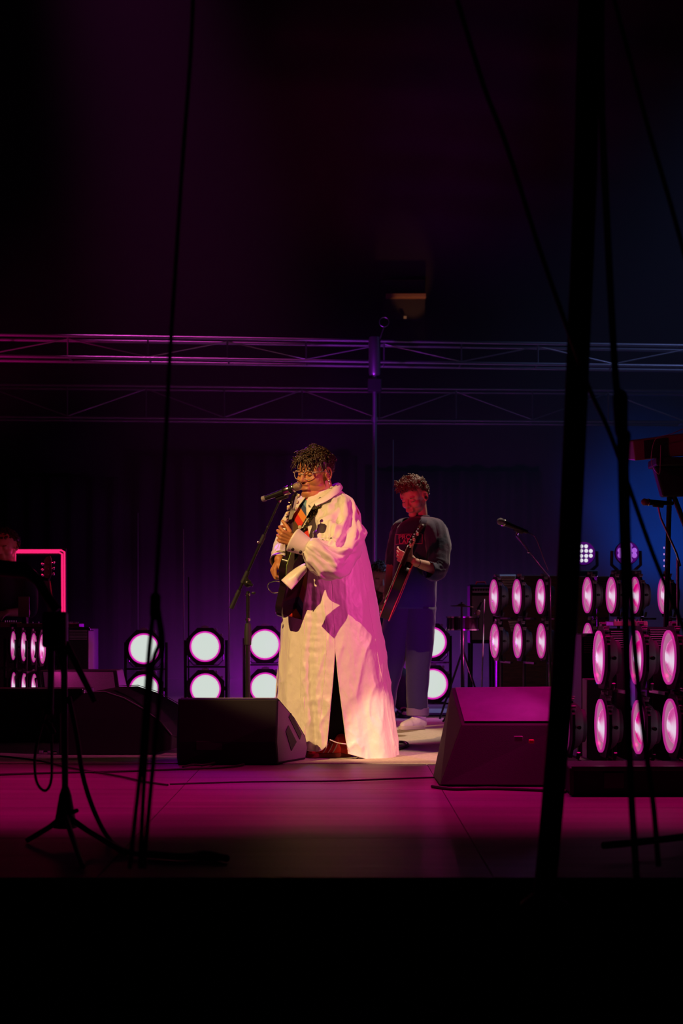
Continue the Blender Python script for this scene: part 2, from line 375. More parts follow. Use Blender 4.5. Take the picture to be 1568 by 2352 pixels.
# thin antenna rod
def rod(pts, r, label, name='thin_rod', m='alu'):
    p0 = Vector(pts[0]); root = thing(name, label, 'stand', (p0.x, p0.y, 0), None)
    mb = MB(); mb.tube(pts, r, 8); mb.build('rod', M[m], root)
    mb = MB(); mb.lathe([(0, .0), (.12, 0), (.12, .012), (.02, .03), (r, .04)], (p0.x, p0.y, .003), seg=24); mb.build('round_base', M['blackmetal'], root)
    return root
p = W(902, 1010, 16); rod([(p.x, p.y, .02), (p.x, p.y, p.z)], .007, 'thin upright rod just right of the violet pole, behind the man')
p = W(317, 1178, 17); rod([(p.x, p.y, .02), (p.x, p.y, p.z)], .004, 'thin faint upright stand left of the dangling cable')
p = W(433, 1325, 14.5); rod([(p.x, p.y, .02), (p.x, p.y, p.z)], .006, 'short thin magenta lit rod above the second pair of round lamps', m='blackmetal')
p = W(424, 1215, 15); rod([(p.x, p.y, .02), (p.x-.012, p.y, p.z)], .005, 'longer thin magenta lit rod beside the short one', m='alu')
p = W(526, 1190, 14.6); rod([(p.x, p.y, .02), (p.x, p.y, p.z)], .0065, 'tall thin magenta lit rod between second and third lamp pairs')
# box high on the back wall with an amber-lit ledge
c = W(927, 700, 22.9); root = thing('equipment_box', 'dim box high on the back wall with an amber lit ledge', 'box', (c.x, 22.95, c.z))
k = 22.7/F
mb = MB(); mb.box((c.x, 22.9, c.z+.05), (98*k, .2, 92*k)); mb.build('housing', M['wall'], root, bevel=.01)
mb = MB(); mb.box((c.x+.02, 22.74, H+(1421-679)*k), (92*k, .14, 9*k)); mb.build('ledge', M['amber'], root, bevel=.005)
mb = MB(); mb.box((c.x+.01, 22.70, H+(1421-729)*k), (.035, .05, .025)); mb.build('status_lamp', emis('amber_dot', (.5, .2, .1), .25), root)
l = spot('ledge_lamp', (c.x+.25, 22.1, c.z-.75), (c.x+.1, 22.74, H+(1421-679)*k), (1, .38, .14), 9, 30, .5, .03)
# ================================================================== ROUND STAGE LAMPS
def make_lamp(name, side, hot=False):
    root = thing(name, '', 'stage light', (0, 0, 0))
    R = .112 if not side else .118
    ks = .36 if side else 1
    mb = MB(); mb.lathe([(R+.004, -.012), (R+.012, -.004), (R+.010, .03*ks), (R+.004, .05*ks), (R*.86, .13*ks), (R*.70, .17*ks), (R*.66, .22*ks), (.02, .235*ks), (0, .235*ks)], axis=(0, 1, 0), seg=40)
    mb.build('housing', M['black'], root)
    if not side:
        mb = MB(); mb.lathe([(R+.011, -.012), (R+.011, -.016), (R-.001, -.018), (R-.003, .0), (R-.003, .012)], axis=(0, 1, 0), seg=48); mb.build('rim', M['rimglow'], root)
        mb = MB(); mb.lathe([(R-.003, .004), (R*.97, -.004), (R*.8, -.010), (R*.5, -.016), (.0001, -.019)], axis=(0, 1, 0), seg=48); ln = mb.build('lens', M['lenswhite'], root, 180)
        mb = MB()
        for i in range(52):
            a = 2*PI*i/52+.05
            if i % 13 == 4: continue
            r0, r1 = R*.88, R*.955; c = (math.cos(a)*(r0+r1)/2, -.0095, math.sin(a)*(r0+r1)/2)
            mb.box(c, (r1-r0, .003, .0022), Matrix.Rotation(-a, 3, 'Y'))
        tag(mb.build('lens_ridges', M['ridge'], ln, 0), kind='stuff')
    else:
        mb = MB(); mb.lathe([(R+.010, -.012), (R+.010, -.020), (R+.000, -.020), (R-.002, -.012)], axis=(0, 1, 0), seg=48); mb.build('rim', M['bezel'], root)
        mb = MB(); mb.lathe([(R-.001, -.012), (R*.97, .006), (R*.86, .018), (R*.80, .020)], axis=(0, 1, 0), seg=48); mb.build('bezel', M['bezelside'], root, 180)
        mb = MB(); mb.lathe([(R*.81, .020), (R*.76, .006), (R*.62, -.010), (R*.4, -.020), (R*.2, -.025), (.0001, -.026)], axis=(0, 1, 0), seg=48); mb.build('lens', M['lenshot' if hot else 'lenspink'], root, 180)
    # octagonal accessory frame with a round hole
    vi, vo = [], []
    for i in range(48):
        a = 2*PI*i/48; t = ((a+PI/8) % (PI/4))-PI/8; ro = .150/math.cos(t)
        vi.append((math.cos(a)*(R+.012), math.sin(a)*(R+.012))); vo.append((math.cos(a)*ro, math.sin(a)*ro))
    mb = MB(); mb.grid([[(p[0], y_, p[1]) for p in ring] for ring, y_ in ((vi, -.004), (vo, -.004), (vo, .010), (vi, .010), (vi, -.004))], True); mb.build('octagon_frame', M['blackpaint'], root, 30)
    for (ax, az, wd) in ((0, .156, .060), (.085, .135, .022), (.128, .092, .022)):
        mb = MB(); mb.box((ax, .004, az), (wd, .022, .014), Matrix.Rotation(math.atan2(az, ax)-PI/2 if ax else 0, 3, 'Y').inverted()); mb.box((ax*1.03, .004, az*1.03+.004), (wd*.5, .03, .008)); mb.build('clip', M['silvergrille'], root, bevel=.002)
    mb = MB(); t = [(.136*math.cos(a), .085, -.002-.152*abs(math.sin(a))) for a in [PI*i/16 for i in range(17)]]
    yk = .085*ks; t = [(-.138, yk, .0), (-.138, yk, -.11), (-.10, yk, -.150), (.10, yk, -.150), (.138, yk, -.11), (.138, yk, .0)] if not side else [(-.125, yk, -.120), (-.10, yk, -.150), (.10, yk, -.150), (.125, yk, -.120)]
    _ = [(0, 0, 0), (-.10, yk, -.150), (.10, yk, -.150), (.138, yk, -.11), (.138, yk, .0)]
    mb.tube(t, .009, 6, flat=.5); yo = mb.build('yoke', M['blackmetal'], root)
    for sx in (-1, 1):
        mb = MB(); mb.cyl((sx*.120, yk, 0), (sx*.150, yk, 0), .016 if not side else .009, seg=12); mb.build('yoke_knob', M['rubber'], yo)
    return root
L_front = make_lamp('stage_light', False); L_side = make_lamp('stage_light', True); L_hot = make_lamp('stage_light', True, True)
used = set()
def place_lamp(proto, px, py, D, rz, label, group, lampcol=None, power=0, sc=1):
    o = proto if proto not in used else copy_tree(proto); used.add(proto)
    p = W(px, py, D); o.location = p; o.rotation_euler = (0, 0, rz); o.scale = (sc, sc*(.4 if sc < 1 else 1), sc); o['label'] = label; o['group'] = group; o['category'] = 'stage light'
    if power:
        d = Vector((math.sin(rz), -math.cos(rz), 0)); l = spot('lamp_light', (0, -.035, 0), (0, -1, .05), lampcol, power, 120, .7, .0)
        l.rotation_euler = (-PI/2, 0, 0); l.parent = o
    return p
def lamp_stand(p, rz, label, group, ztop, zfloor=0):
    root = thing('lamp_stand', label, 'stand', (p.x, p.y, zfloor), group, rz)
    def q(x_, y_, z_): return Vector((x_, y_, z_))
    far_side = (-1, 1) if abs(rz) < .5 else ((-1,) if rz < 0 else (1,))
    for sx in far_side:
        mb = MB(); mb.cyl(q(sx*.165, .085, .02), q(sx*.165, .085, ztop-zfloor+.05), .012, seg=8); e = mb.build('upright', M['blackmetal']); e.parent = root
    mb = MB(); mb.box(q(0, .085, .012), (.42, .30, .024) if abs(rz) < .5 else (.36, .10, .024)); e = mb.build('foot', M['blackmetal'], bevel=.004); e.parent = root
    for zz in (ztop-zfloor, ztop-zfloor-.33):
        mb = MB(); mb.box(q(0, .085, zz-.165), (.33 if abs(rz) < .5 else .30, .02, .014)); e = mb.build('crossbar', M['blackmetal']); e.parent = root
MAG = (1, .03, .42)
names = [('first', 331), ('second', 471), ('third', 608)]
gF = 'white-hot round lamps facing us across the back'
pF = []
for w_, px in names:
    D = 14.0; dy = (471-px)*.035
    where = {'first': 'behind the dangling cable at left', 'second': 'standing alone between cable and microphone stand', 'third': "between the microphone stand and the singer's robe"}[w_]
    p = place_lamp(L_front, px, 1485+dy, D, (px-471)*.0004, 'round white-hot stage lamp, upper one, '+where, gF, MAG, 3)
    place_lamp(L_front, px+1, 1582+dy*.5, D, (px-471)*.0004, 'round white-hot stage lamp, lower one, '+where, gF, MAG, 3)
    lamp_stand(p, (px-471)*.0004, 'black two-lamp stand '+where, 'stands of the white-hot lamps', p.z)
p = place_lamp(L_front, 990, 1475, 14, .06, "round white-hot stage lamp half hidden by the man's knee", gF, MAG, 3)
place_lamp(L_front, 993, 1571, 14, .06, "round white-hot stage lamp half hidden by the man's shin", gF, MAG, 3)
lamp_stand(p, .06, "black two-lamp stand behind the legs of the man in jeans", 'stands of the white-hot lamps', p.z)
gL = 'narrow edge-on lamps at the far left'
nm = ['first', 'second', 'third', 'fourth']
for i, px in enumerate((29, 53, 76, 96)):
    D = 12.85-i*.10; rz = math.radians(90.5-i*1.0)
    p = place_lamp(L_side, px, 1483+i*2.5, D, rz, 'pink lamp seen edge-on, upper row, %s from the left picture edge' % nm[i], gL, MAG, 4 if i == 3 else 0, .82)
    if i < 3: place_lamp(L_side, px+1, 1577+i*2, D, rz, 'pink lamp seen edge-on, lower row, %s from the left picture edge' % nm[i], gL, MAG, 4 if i == 3 else 0, .82)
    lamp_stand(p, rz, 'black stand of the edge-on pink lamps, %s from the left picture edge' % nm[i], 'stands of the far left lamps', p.z)
g1 = 'pink lamps in the far right block of six'
for i, px in enumerate((1138, 1191, 1245)):
    col = ('left', 'middle', 'right')[i]
    D = 13.2-i*.15; rz = math.radians(-81-i*.4)
    p = place_lamp(L_side, px, 1370, D, rz, 'oval pink lamp, upper row, %s of the three beside the black tent pole' % col, g1, MAG, 6 if i == 0 else 0)
    place_lamp(L_side, px+2, 1472, D, rz, 'oval pink lamp, lower row, %s of the three beside the black tent pole' % col, g1, MAG, 6 if i == 0 else 0)
    lamp_stand(p, rz, 'black two-lamp stand, %s of three beside the tent pole' % col, 'stands on the right riser', p.z, .0)
g2 = 'pink lamps in the upper row behind the cables'
for i, px in enumerate((1353, 1408, 1462, 1528)):
    D = 12.5-i*.12; rz = math.radians(-83-i*.2)
    wh = ('just right of the tent pole', 'between tent pole and hanging cable', 'partly behind the hanging cable', 'crossed by the slanting rope')[i]
    p = place_lamp(L_hot if i == 2 else L_side, px, 1367, D, rz, 'oval pink lamp high in the back row, '+wh, g2, MAG, 4 if i == 0 else 0)
    q = place_lamp(L_side, px+1, 1472, D, rz, 'pink lamp low in the back row, peeking over grey boxes', g2) if i == 0 else None
    lamp_stand(p, rz, 'black two-lamp stand of the back row, '+wh, 'stands of the back row', p.z, .0)
g3 = 'large pink lamps at the right front'
for i, px in enumerate((1300, 1382, 1468, 1542)):
    D = 8.45-i*.07; rz = math.radians(-88+i*.9)
    wh = ('half hidden by the tent pole', 'first clear of the tent pole', 'behind the thick hanging cable', 'at the right picture edge')[i]
    if i: p = place_lamp(L_hot if i == 2 else L_side, px, 1510, D, rz, 'large oval pink lamp, upper row, '+wh, g3, MAG, 16 if i == 1 else 0)
    p2 = place_lamp(L_hot if i in (0, 2) else L_side, px+4, 1667+(3 if i == 2 else 0), D, rz, 'large oval pink lamp, lower row, '+wh, g3, MAG, 16 if i == 0 else 0)
    lamp_stand(p2, rz, 'black stand of the large front lamps, '+wh, 'stands of the front lamps', p2.z+(.33 if i else .0))
# multi-cell wash lights
def wash(px, py, D, label, on):
    p = W(px, py, D); root = thing('wash_light', label, 'stage light', (p.x, p.y, p.z), 'round twelve-cell lights against the blue')
    R = .098
    mb = MB(); mb.lathe([(R, 0), (R+.006, .01), (R+.004, .06), (R*.8, .13), (.03, .16), (0, .16)], p, (0, 1, 0), 36); mb.build('head_shell', M['blackpaint'], root)
    mb = MB(); mb.lathe([(R, 0), (R*.6, -.002), (.0001, -.002)], p, (0, 1, 0), 36); fc_ = mb.build('face', M['pixsh'], root)
    s_ = .043
    for r, row in enumerate(((-.5, .5), (-1.5, -.5, .5, 1.5), (-1.5, -.5, .5, 1.5), (-.5, .5))):
        for cx in row:
            z = (1.5-r)*s_; k = .94 if abs(cx) > 1 or abs(1.5-r) > 1 else 1
            c = (p.x+cx*s_*k, p.y-.004, p.z+z*k); mb = MB(); mb.ell(c, ((.0165 if on else .0235), .014, (.0165 if on else .0235)), 12, 8); mb.build('cell_lens', M['pixw' if on else 'pixp'], fc_, 180)
    for sx in (-1, 1):
        mb = MB(); mb.tube([(p.x+sx*.122, p.y+.06, p.z+.02), (p.x+sx*.125, p.y+.06, p.z-.1), (p.x+sx*.07, p.y+.06, p.z-.15)], .014, 8); mb.build('yoke_arm', M['blackpaint'], root)
    mb = MB(); mb.box((p.x, p.y+.06, p.z-.19), (.24, .18, .09)); mb.build('base', M['blackpaint'], root, bevel=.01)
    mb = MB(); mb.cyl((p.x, p.y+.06, p.z-.23), (p.x, p.y+.06, .03), .02); mb.build('support_pole', M['blackmetal'], root)
    mb = MB(); mb.cyl((p.x, p.y+.06, .005), (p.x, p.y+.06, .03), .2, seg=24); mb.build('round_base', M['blackmetal'], root)
    if on: spot('wash_glow', (p.x, p.y-.03, p.z), (p.x-.3, p.y-3, p.z-.2), (.7, .25, 1), 8, 60, .6, .05)
wash(1340, 1271, 15.0, 'twelve-cell wash light glowing white, half behind the tent pole', True)
wash(1440, 1270, 15.0, 'twelve-cell wash light glowing violet, behind the hanging cable', False)
# ================================================================== WEDGE MONITORS
def wedge(label, c0, ax, dp, width, prof, taper, mats, slots=True, side=1):
    """profile in (depth, height) pushed along the width axis; baffle end is wider by taper"""
    root = thing('floor_monitor', label, 'speaker', (c0.x, c0.y, 0), 'wedge floor monitors')
    def P(w_, d_, z_): 
        t = taper*(d_/prof_max)
        return c0+ax*(w_+(t if w_ > 0 else -t))+dp*d_+Vector((0, 0, z_+.012))
    prof_max = max(d for d, z in prof)
    n = len(prof); A = [P(-width/2, d, z) for d, z in prof]; B = [P(width/2, d, z) for d, z in prof]
    mb = MB(); mb.add(A+B, [tuple(range(n)), tuple(range(2*n-1, n-1, -1))]+[(i, n+i, n+(i+1) % n, (i+1) % n) for i in range(n)])
    mb.build('cabinet', mats[0], root, 0, bevel=.006)
    return root, P
YB = 9.36
c0 = W(523, 1421, YB); c0.z = 0
ax = Vector((1, -.02, 0)).normalized(); dp = Vector((.16, .99, 0)).normalized()
prof = [(0, 0), (-.02, .12), (.0, .345), (.015, .352), (.20, .24), (.33, .13), (.36, .06), (.33, 0)]
root, P = wedge('black wedge floor monitor in front of the singer, slotted side panel', c0, ax, dp, .53, prof, .10, [M['blackpaint']])
e = root.children[0]
def side_poly(pl, w_, m, name, out=.004, inset=.0):
    mb = MB(); pts = [P(w_, d, z) for d, z in pl]; nrm = (pts[1]-pts[0]).cross(pts[2]-pts[0]).normalized()
    if nrm.x < 0: nrm = -nrm
    mb.prism([p+nrm*.001 for p in pts], nrm*out); mb.build(name, m, root, 0)
side_poly([(.012, .012), (-.004, .12), (.01, .335), (.02, .338), (.195, .232), (.322, .124), (.348, .062), (.322, .012)], .263, mat('side_light_grey', (.15, .11, .15), .6, bump=(200, .3, .002)), 'side_light_overlay', .002)  # light on the black side put into a lighter grey colour
side_poly([(.125, .245), (.15, .265), (.275, .145), (.255, .115)], .265, M['black'], 'side_slot')
side_poly([(.09, .17), (.12, .20), (.215, .105), (.155, .06)], .265, M['black'], 'side_slot')
mb = MB(); pts = [P(w_, d, z) for (w_, d, z) in ((-.25, .03, .348), (.25, .03, .348), (.25, .20, .243), (.25, .325, .140), (-.25, .325, .140), (-.25, .20, .243))]
mb.add([p+Vector((0, .004, .004)) for p in pts], [(0, 1, 2, 5), (5, 2, 3, 4)]); mb.build('grille', M['grille'], root, 0, thick=.004)
mb = MB(); mb.box(P(-.10, -.014, .10), (.14, .012, .05)); mb.build('connector_plate', M['black'], root, bevel=.003)
# the big one at the right, seen from its side and top
YB = 8.18
root = thing('floor_monitor', 'large wedge floor monitor at right, violet lit sloping top', 'speaker', (W(1140, 1421, YB).x, YB, 0), 'wedge floor monitors')
def Q(px, py, D): return W(px, py, D)
# front lower face, sloped lit face, left side
bl, br = Q(1010, 1809, 8.16), Q(1300, 1812, 8.14); ml, mr = Q(1060, 1664, 8.30), Q(1296, 1664, 8.30)
tl, tr = Q(1036, 1579, 8.78), Q(1288, 1577, 8.78); kl, kr = Q(994, 1778, 8.62), Q(1300, 1778, 8.62)
for v_ in (bl, br, kl, kr): v_.z = .012
ul, ur = Q(995, 1780, 8.50), Vector((kr.x, kr.y, .06)); ul.z = .06
Vv = [bl, br, mr, ml, tr, tl, kr, kl]
mb = MB(); mb.add(Vv, [(0, 1, 2, 3), (3, 2, 4, 5), (5, 4, 6, 7), (0, 3, 5, 7), (1, 6, 4, 2), (0, 7, 6, 1)]); mb.build('cabinet', M['blackpaint'], root, 0, bevel=.006)
nrm = (mr-ml).cross(tl-ml).normalized(); nrm = nrm if nrm.z > 0 else -nrm
ins = lambda p, q_, r_, s_, u, v: (p*(1-u)+q_*u)*(1-v)+(r_*(1-u)+s_*u)*v
g = [ins(ml, mr, tl, tr, u, v)+nrm*.004 for u, v in ((.03, .04), (.98, .04), (.98, .95), (.03, .95))]
mb = MB(); mb.prism(g, nrm*.006); mb.build('grille', mat('grey_grille_foam', (.095, .06, .12), .8, bump=(300, .5, .003), var=(12, .12)), root, 0)
mb = MB(); mb.box(Q(1190, 1697, 8.14), (.04, .02, .025)); mb.build('connector', M['silvergrille'], root, bevel=.002)
mb = MB(); mb.box(Q(1220, 1703, 8.13), (.022, .03, .016)); mb.build('plug', M['bind'], root, bevel=.002)
# riser / case under the right lamps
def case(label, px0, px1, D, depth, ztop, z0=.012, name='flight_case', grp='low black cases', edge=True):
    a = W(px0, 1421, D).x; b = W(px1, 1421, D).x; root = thing(name, label, 'case', ((a+b)/2, D+depth/2, 0), grp)
    mb = MB(); mb.box(((a+b)/2, D+depth/2, (ztop+z0)/2), (b-a, depth, ztop-z0)); mb.build('shell', M['blackpaint'], root, 0, bevel=.008)
    if edge:
        for x_ in (a, b):
            mb = MB(); mb.box((x_, D, (ztop+z0)/2), (.02, .02, ztop-z0+.004)); mb.build('corner_edge', M['blackmetal'], root, 0, bevel=.003)
        mb = MB(); mb.box(((a+b)/2, D, ztop), (b-a, .02, .02)); mb.build('lid_edge', M['blackmetal'], root, 0, bevel=.003)
    for k in (.25, .75): mb = MB(); mb.box((a+(b-a)*k, D-.004, z0+(ztop-z0)*.55), (.09, .01, .07)); mb.build('latch', M['blackmetal'], root, 0, bevel=.003)
    return root
case('low black case on the floor below the large pink lamps', 1312, 1700, 7.72, .42, .13)
case('black case behind the left wedge, under the edge-on lamps', -120, 190, 11.0, .5, .34)
# left wedges
root = thing('floor_monitor', 'far wedge monitor with grey grille, left of the first white lamps', 'speaker', (W(190, 1421, 12.2).x, 12.2, 0), 'wedge floor monitors')
A = [W(90, 1540, 12.6), W(268, 1540, 12.6), W(286, 1640, 12.3), W(104, 1640, 12.3)]
A[2].z = .03; A[3].z = .03; back = [Vector((p.x, 12.95, max(.02, p.z*.3 if i > 1 else p.z))) for i, p in enumerate(A)]
mb = MB(); mb.add(A+back, [(0, 1, 2, 3), (7, 6, 5, 4), (0, 4, 5, 1), (1, 5, 6, 2), (2, 6, 7, 3), (3, 7, 4, 0)]); mb.build('cabinet', M['blackpaint'], root, 0, bevel=.008)
n_ = (A[1]-A[0]).cross(A[3]-A[0]).normalized(); n_ = n_ if n_.y < 0 else -n_
mb = MB(); mb.prism([ins(A[0], A[1], A[3], A[2], u, v)+n_*.002 for u, v in ((.05, .04), (.95, .04), (.95, .96), (.05, .96))], n_*.006); mb.build('grille', M['grille'], root, 0)
root = thing('floor_monitor', 'black curved-side wedge monitor between far grille wedge and centre wedge', 'speaker', (W(300, 1421, 10.2).x, 10.2, 0), 'wedge floor monitors')
pr = [(205, 1592), (255, 1590), (300, 1605), (345, 1630), (385, 1660), (410, 1690), (408, 1722), (350, 1740), (150, 1742), (150, 1640)]
near = [W(px-15, py, 10.0) for px, py in pr]; far = [W(px+62 if py < 1700 else px+30, py-14, 10.45) for px, py in pr]
for a_ in (near, far):
    for v_ in a_: v_.z = max(v_.z, .014)
n = len(pr); mb = MB(); mb.add(near+far, [tuple(range(n))[::-1], tuple(range(n, 2*n))]+[(i, (i+1) % n, n+(i+1) % n, n+i) for i in range(n)]); mb.build('cabinet', M['blackpaint'], root, 0, bevel=.006)
mb = MB(); mb.tube([p+Vector((0, -.004, .006)) for p in near[:6]], .0022, 6); mb.build('edge_trim', M['silvergrille'], root)
mb = MB(); mb.tube([p+Vector((0, .0, .006)) for p in far[:6]], .0022, 6); mb.build('edge_trim', M['silvergrille'], root)
# ================================================================== MICROPHONES AND STANDS
def mic(label, head, tail, rg=.026, m='blackmetal', grp=None, gm='mesh'):
    head, tail = Vector(head), Vector(tail); d = (tail-head).normalized(); L = (tail-head).length
    root = thing('microphone', label, 'microphone', head, grp)
    mb = MB(); mb.lathe([(.0001, -rg), (rg*.6, -rg*.82), (rg*.95, -rg*.35), (rg, 0), (rg*.93, rg*.5), (rg*.8, rg)], head, d, 20); mb.build('grille_head', M[gm], root, 180)
    mb = MB(); mb.lathe([(rg*.95, rg*.9), (rg*1.02, rg*1.0), (rg*1.02, rg*1.25), (rg*.9, rg*1.35)], head, d, 20); mb.build('ring', M['chrome'], root)
    mb = MB(); mb.lathe([(rg*.85, rg*1.2), (rg*.78, rg*2.4), (rg*.66, L*.5), (rg*.58, L*.9), (rg*.55, L), (.0001, L)], head, d, 20); mb.build('handle', M[m], root)
    return root, d
hd = W(684, 1117, 9.58); tl_ = W(602, 1147, 9.66)
root, d = mic('chrome-headed vocal microphone at the singer\'s mouth', hd, tl_, .0240)
mb = MB(); mb.lathe([(.0235, .052), (.0245, .056), (.0245, .086), (.022, .090)], hd, d, 20); mb.build('band', M['chrome'], root)
mb = MB(); e1 = hd+d*(tl_-hd).length*.985; mb.lathe([(.0145, 0), (.0165, .002), (.0165, .020), (.0145, .022), (0, .022)], e1-d*.018, d, 16); mb.build('tail_ring', M['silvergrille'], root)
root = thing('microphone_stand', 'black boom stand holding the singer\'s microphone', 'microphone stand', (W(569, 1421, 9.75).x, 9.75, 0))
bx_ = root.location.x
mb = MB(); mb.cyl((bx_, 9.75, .03), (bx_, 9.75, .70), .014, seg=14); mb.build('lower_tube', M['blackmetal'], root)
mb = MB(); mb.cyl((bx_, 9.75, .68), (bx_, 9.75, W(569, 1358, 9.75).z), .010, seg=14); mb.build('upper_tube', M['blackmetal'], root)
mb = MB(); mb.lathe([(.012, -.02), (.019, -.015), (.021, .05), (.016, .10), (.011, .105)], (bx_, 9.75, .66), seg=16); mb.build('clutch', M['rubber'], root)
for z_ in (.785, .925):
    mb = MB(); mb.lathe([(.010, -.008), (.014, -.006), (.014, .006), (.010, .008)], (bx_, 9.75, z_), seg=16); mb.build('ring', M['chrome'], root)
pv = W(569, 1340, 9.74); b0 = W(531, 1397, 9.78); b1 = W(641, 1152, 9.66); 
mb = MB(); mb.ell(pv, (.022, .02, .022)); mb.cyl(pv+Vector((-.005, -.02, 0)), pv+Vector((.03, -.02, -.012)), .008); mb.build('pivot', M['blackmetal'], root)
mb = MB(); mb.ell(W(582, 1362, 9.72), (.012, .01, .009)); mb.build('wing_knob', M['rubber'], root)
dd = (b1-b0).normalized(); pt = lambda t: b0+(b1-b0)*t
mb = MB(); mb.cyl(pt(0), pt(.13), .0135, .0125, 14); mb.build('counterweight', M['rubber'], root)
mb = MB(); mb.cyl(pt(.12), pt(.62), .0085, seg=12); mb.build('boom_tube', M['blackmetal'], root)
mb = MB(); mb.cyl(pt(.60), pt(1), .0058, seg=12); mb.build('boom_extension', M['blackmetal'], root)
for t0, t1, r_ in ((.12, .17, .014), (.24, .35, .015), (.61, .69, .013), (.76, .77, .008)):
    mb = MB(); mb.cyl(pt(t0), pt(t1), r_, r_*.9, 14); mb.build('boom_clutch', M['rubber'], root)
mb = MB(); mb.ell(W(593, 1246, 9.70), (.0085, .006, .0085)); mb.build('set_screw', M['chrome'], root)
mb = MB(); mb.cyl(pv, pt(.30), .012, seg=10); mb.build('pivot_arm', M['blackmetal'], root)
cl = W(646, 1138, 9.64)
mb = MB(); mb.cyl(b1, W(644, 1143, 9.65), .010, seg=10); mb.cyl(b1+dd*.01, cl, .006, seg=10); mb.build('mic_clip_swivel', M['chrome'], root)
mb = MB(); mb.cyl(cl-d*.035+Vector((0, 0, -.004)), cl+d*.03+Vector((0, 0, -.004)), .0215, .020, 14); mb.build('mic_clip', M['rubber'], root)
for k in range(3):
    a = k*2.094+.4; mb = MB(); mb.tube([(bx_, 9.75, .10), (bx_+.12*math.cos(a), 9.75+.12*math.sin(a), .06), (bx_+.30*math.cos(a), 9.75+.30*math.sin(a), .022)], [.011, .010, .009], 8); mb.build('leg', M['blackmetal'], root)
# the empty microphone at the right
h2 = W(1149, 1198, 12.2); t2 = W(1210, 1222, 12.3); mic('microphone on a boom, alone in the dark right of the man', h2, t2, .0255, gm='silvergrille')
mb = MB(); cb = tag(MB().tube(curve_pts([t2, W(1218, 1226, 12.3), W(1228, 1233, 12.35), W(1236, 1250, 12.4), W(1258, 1310, 12.6)], 16), .0035, 6).build('microphone_cable', M['rubber']), 'thin cable trailing from the lone microphone', 'cable')
root = thing('microphone_stand', 'dark boom stand under the lone microphone', 'microphone stand', (W(1262, 1421, 12.7).x, 12.7, 0))
pp = W(1190, 1216, 12.28); p3 = W(1262, 1328, 12.65)
mb = MB(); mb.cyl(W(1182, 1213, 12.27), W(1200, 1221, 12.29), .021); mb.build('mic_clip', M['rubber'], root)
mb = MB(); mb.cyl(pp, W(1186, 1230, 12.28), .008); mb.build('clip_swivel', M['chrome'], root)
mb = MB(); mb.cyl(W(1186, 1230, 12.28), p3, .006); mb.build('boom_tube', M['blackmetal'], root)
mb = MB(); mb.ell(W(1213, 1268, 12.37), .009); mb.build('set_screw', M['chrome'], root)
mb = MB(); mb.cyl((root.location.x, 12.65, .02), p3, .011); mb.build('upright', M['blackmetal'], root)
mb = MB(); mb.lathe([(.0001, .004), (.13, .004), (.13, .016), (.03, .03), (.011, .04)], (root.location.x, 12.65, 0), seg=28); mb.build('round_base', M['blackmetal'], root)
# microphone and keyboard at the right edge
h3 = W(1480, 1153, 10.400); mic('microphone with dim red ball head under the keyboard', h3, W(1545, 1156, 10.450), .0215, gm='keyb')
root = thing('microphone_stand', 'thin stand holding the red-headed microphone at the right edge', 'microphone stand', (W(1552, 1421, 10.500).x, 10.500, 0))
mb = MB(); mb.tube([W(1510, 1160, 10.420), W(1517, 1190, 10.430), W(1553, 1270, 10.480), W(1562, 1300, 10.500)], .006, 8); mb.build('boom_tube', M['chrome'], root)
mb = MB(); mb.cyl(W(1500, 1157, 10.420), W(1522, 1160, 10.430), .018); mb.build('mic_clip', M['rubber'], root)
mb = MB(); mb.cyl((W(1556, 1421, 10.500).x, 10.500, .03), W(1556, 1282, 10.500), .0095); mb.build('upright', M['chrome'], root)
mb = MB(); mb.lathe([(.0001, .004), (.13, .004), (.13, .016), (.03, .03), (.011, .04)], (W(1556, 1421, 10.500).x, 10.500, 0), seg=28); mb.build('round_base', M['blackmetal'], root)
root = thing('keyboard', 'dim red keyboard seen from behind, high at the right edge', 'keyboard', W(1530, 1058, 10.700))
def QQ(px, py, D=10.700): return W(px, py, D)
mb = MB(); mb.prism([QQ(1453, 1013), QQ(1640, 988), QQ(1640, 1040), QQ(1458, 1058)], (0.0, .28, .03)); mb.build('shell', M['keyb'], root, 0, bevel=.006)
mb = MB(); mb.prism([QQ(1478, 1012, 10.698), QQ(1532, 1005, 10.698), QQ(1532, 1047, 10.698), QQ(1480, 1054, 10.698)], (0, -.004, 0)); mb.build('socket_panel', M['black'], root, 0)
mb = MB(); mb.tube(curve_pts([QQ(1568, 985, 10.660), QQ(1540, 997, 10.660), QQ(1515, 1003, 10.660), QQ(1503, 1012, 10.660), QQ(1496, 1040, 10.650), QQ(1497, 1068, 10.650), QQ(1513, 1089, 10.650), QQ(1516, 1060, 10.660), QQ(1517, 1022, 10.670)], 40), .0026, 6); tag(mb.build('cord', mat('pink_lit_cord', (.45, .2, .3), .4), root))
root = thing('keyboard_stand', 'black two-tier stand and bag shapes below the dim red keyboard', 'keyboard stand', (W(1545, 1421, 10.750).x, 10.800, 0))
mb = MB(); mb.box(QQ(1560, 1064, 10.820), (.34, .3, .05)); mb.build('tier', M['black'], root, 0, bevel=.01)
mb = MB(); mb.prism([QQ(1503, 1072, 10.740), QQ(1600, 1072, 10.740), QQ(1600, 1138, 10.740), QQ(1522, 1140, 10.740)], (0, .1, 0)); mb.build('column_head', M['black'], root, 0, bevel=.01)
for (a_, b_) in (((1537, 1135), (1531, 1360)), ((1545, 1135), (1620, 1330))):
    mb = MB(); pa = QQ(*a_, 10.800); pb = QQ(*b_, 10.800); pb = pa+(pb-pa)*((pa.z-.03)/(pa.z-pb.z)); mb.cyl(pa, pb, .016, seg=8); mb.build('leg', M['blackmetal'], root)
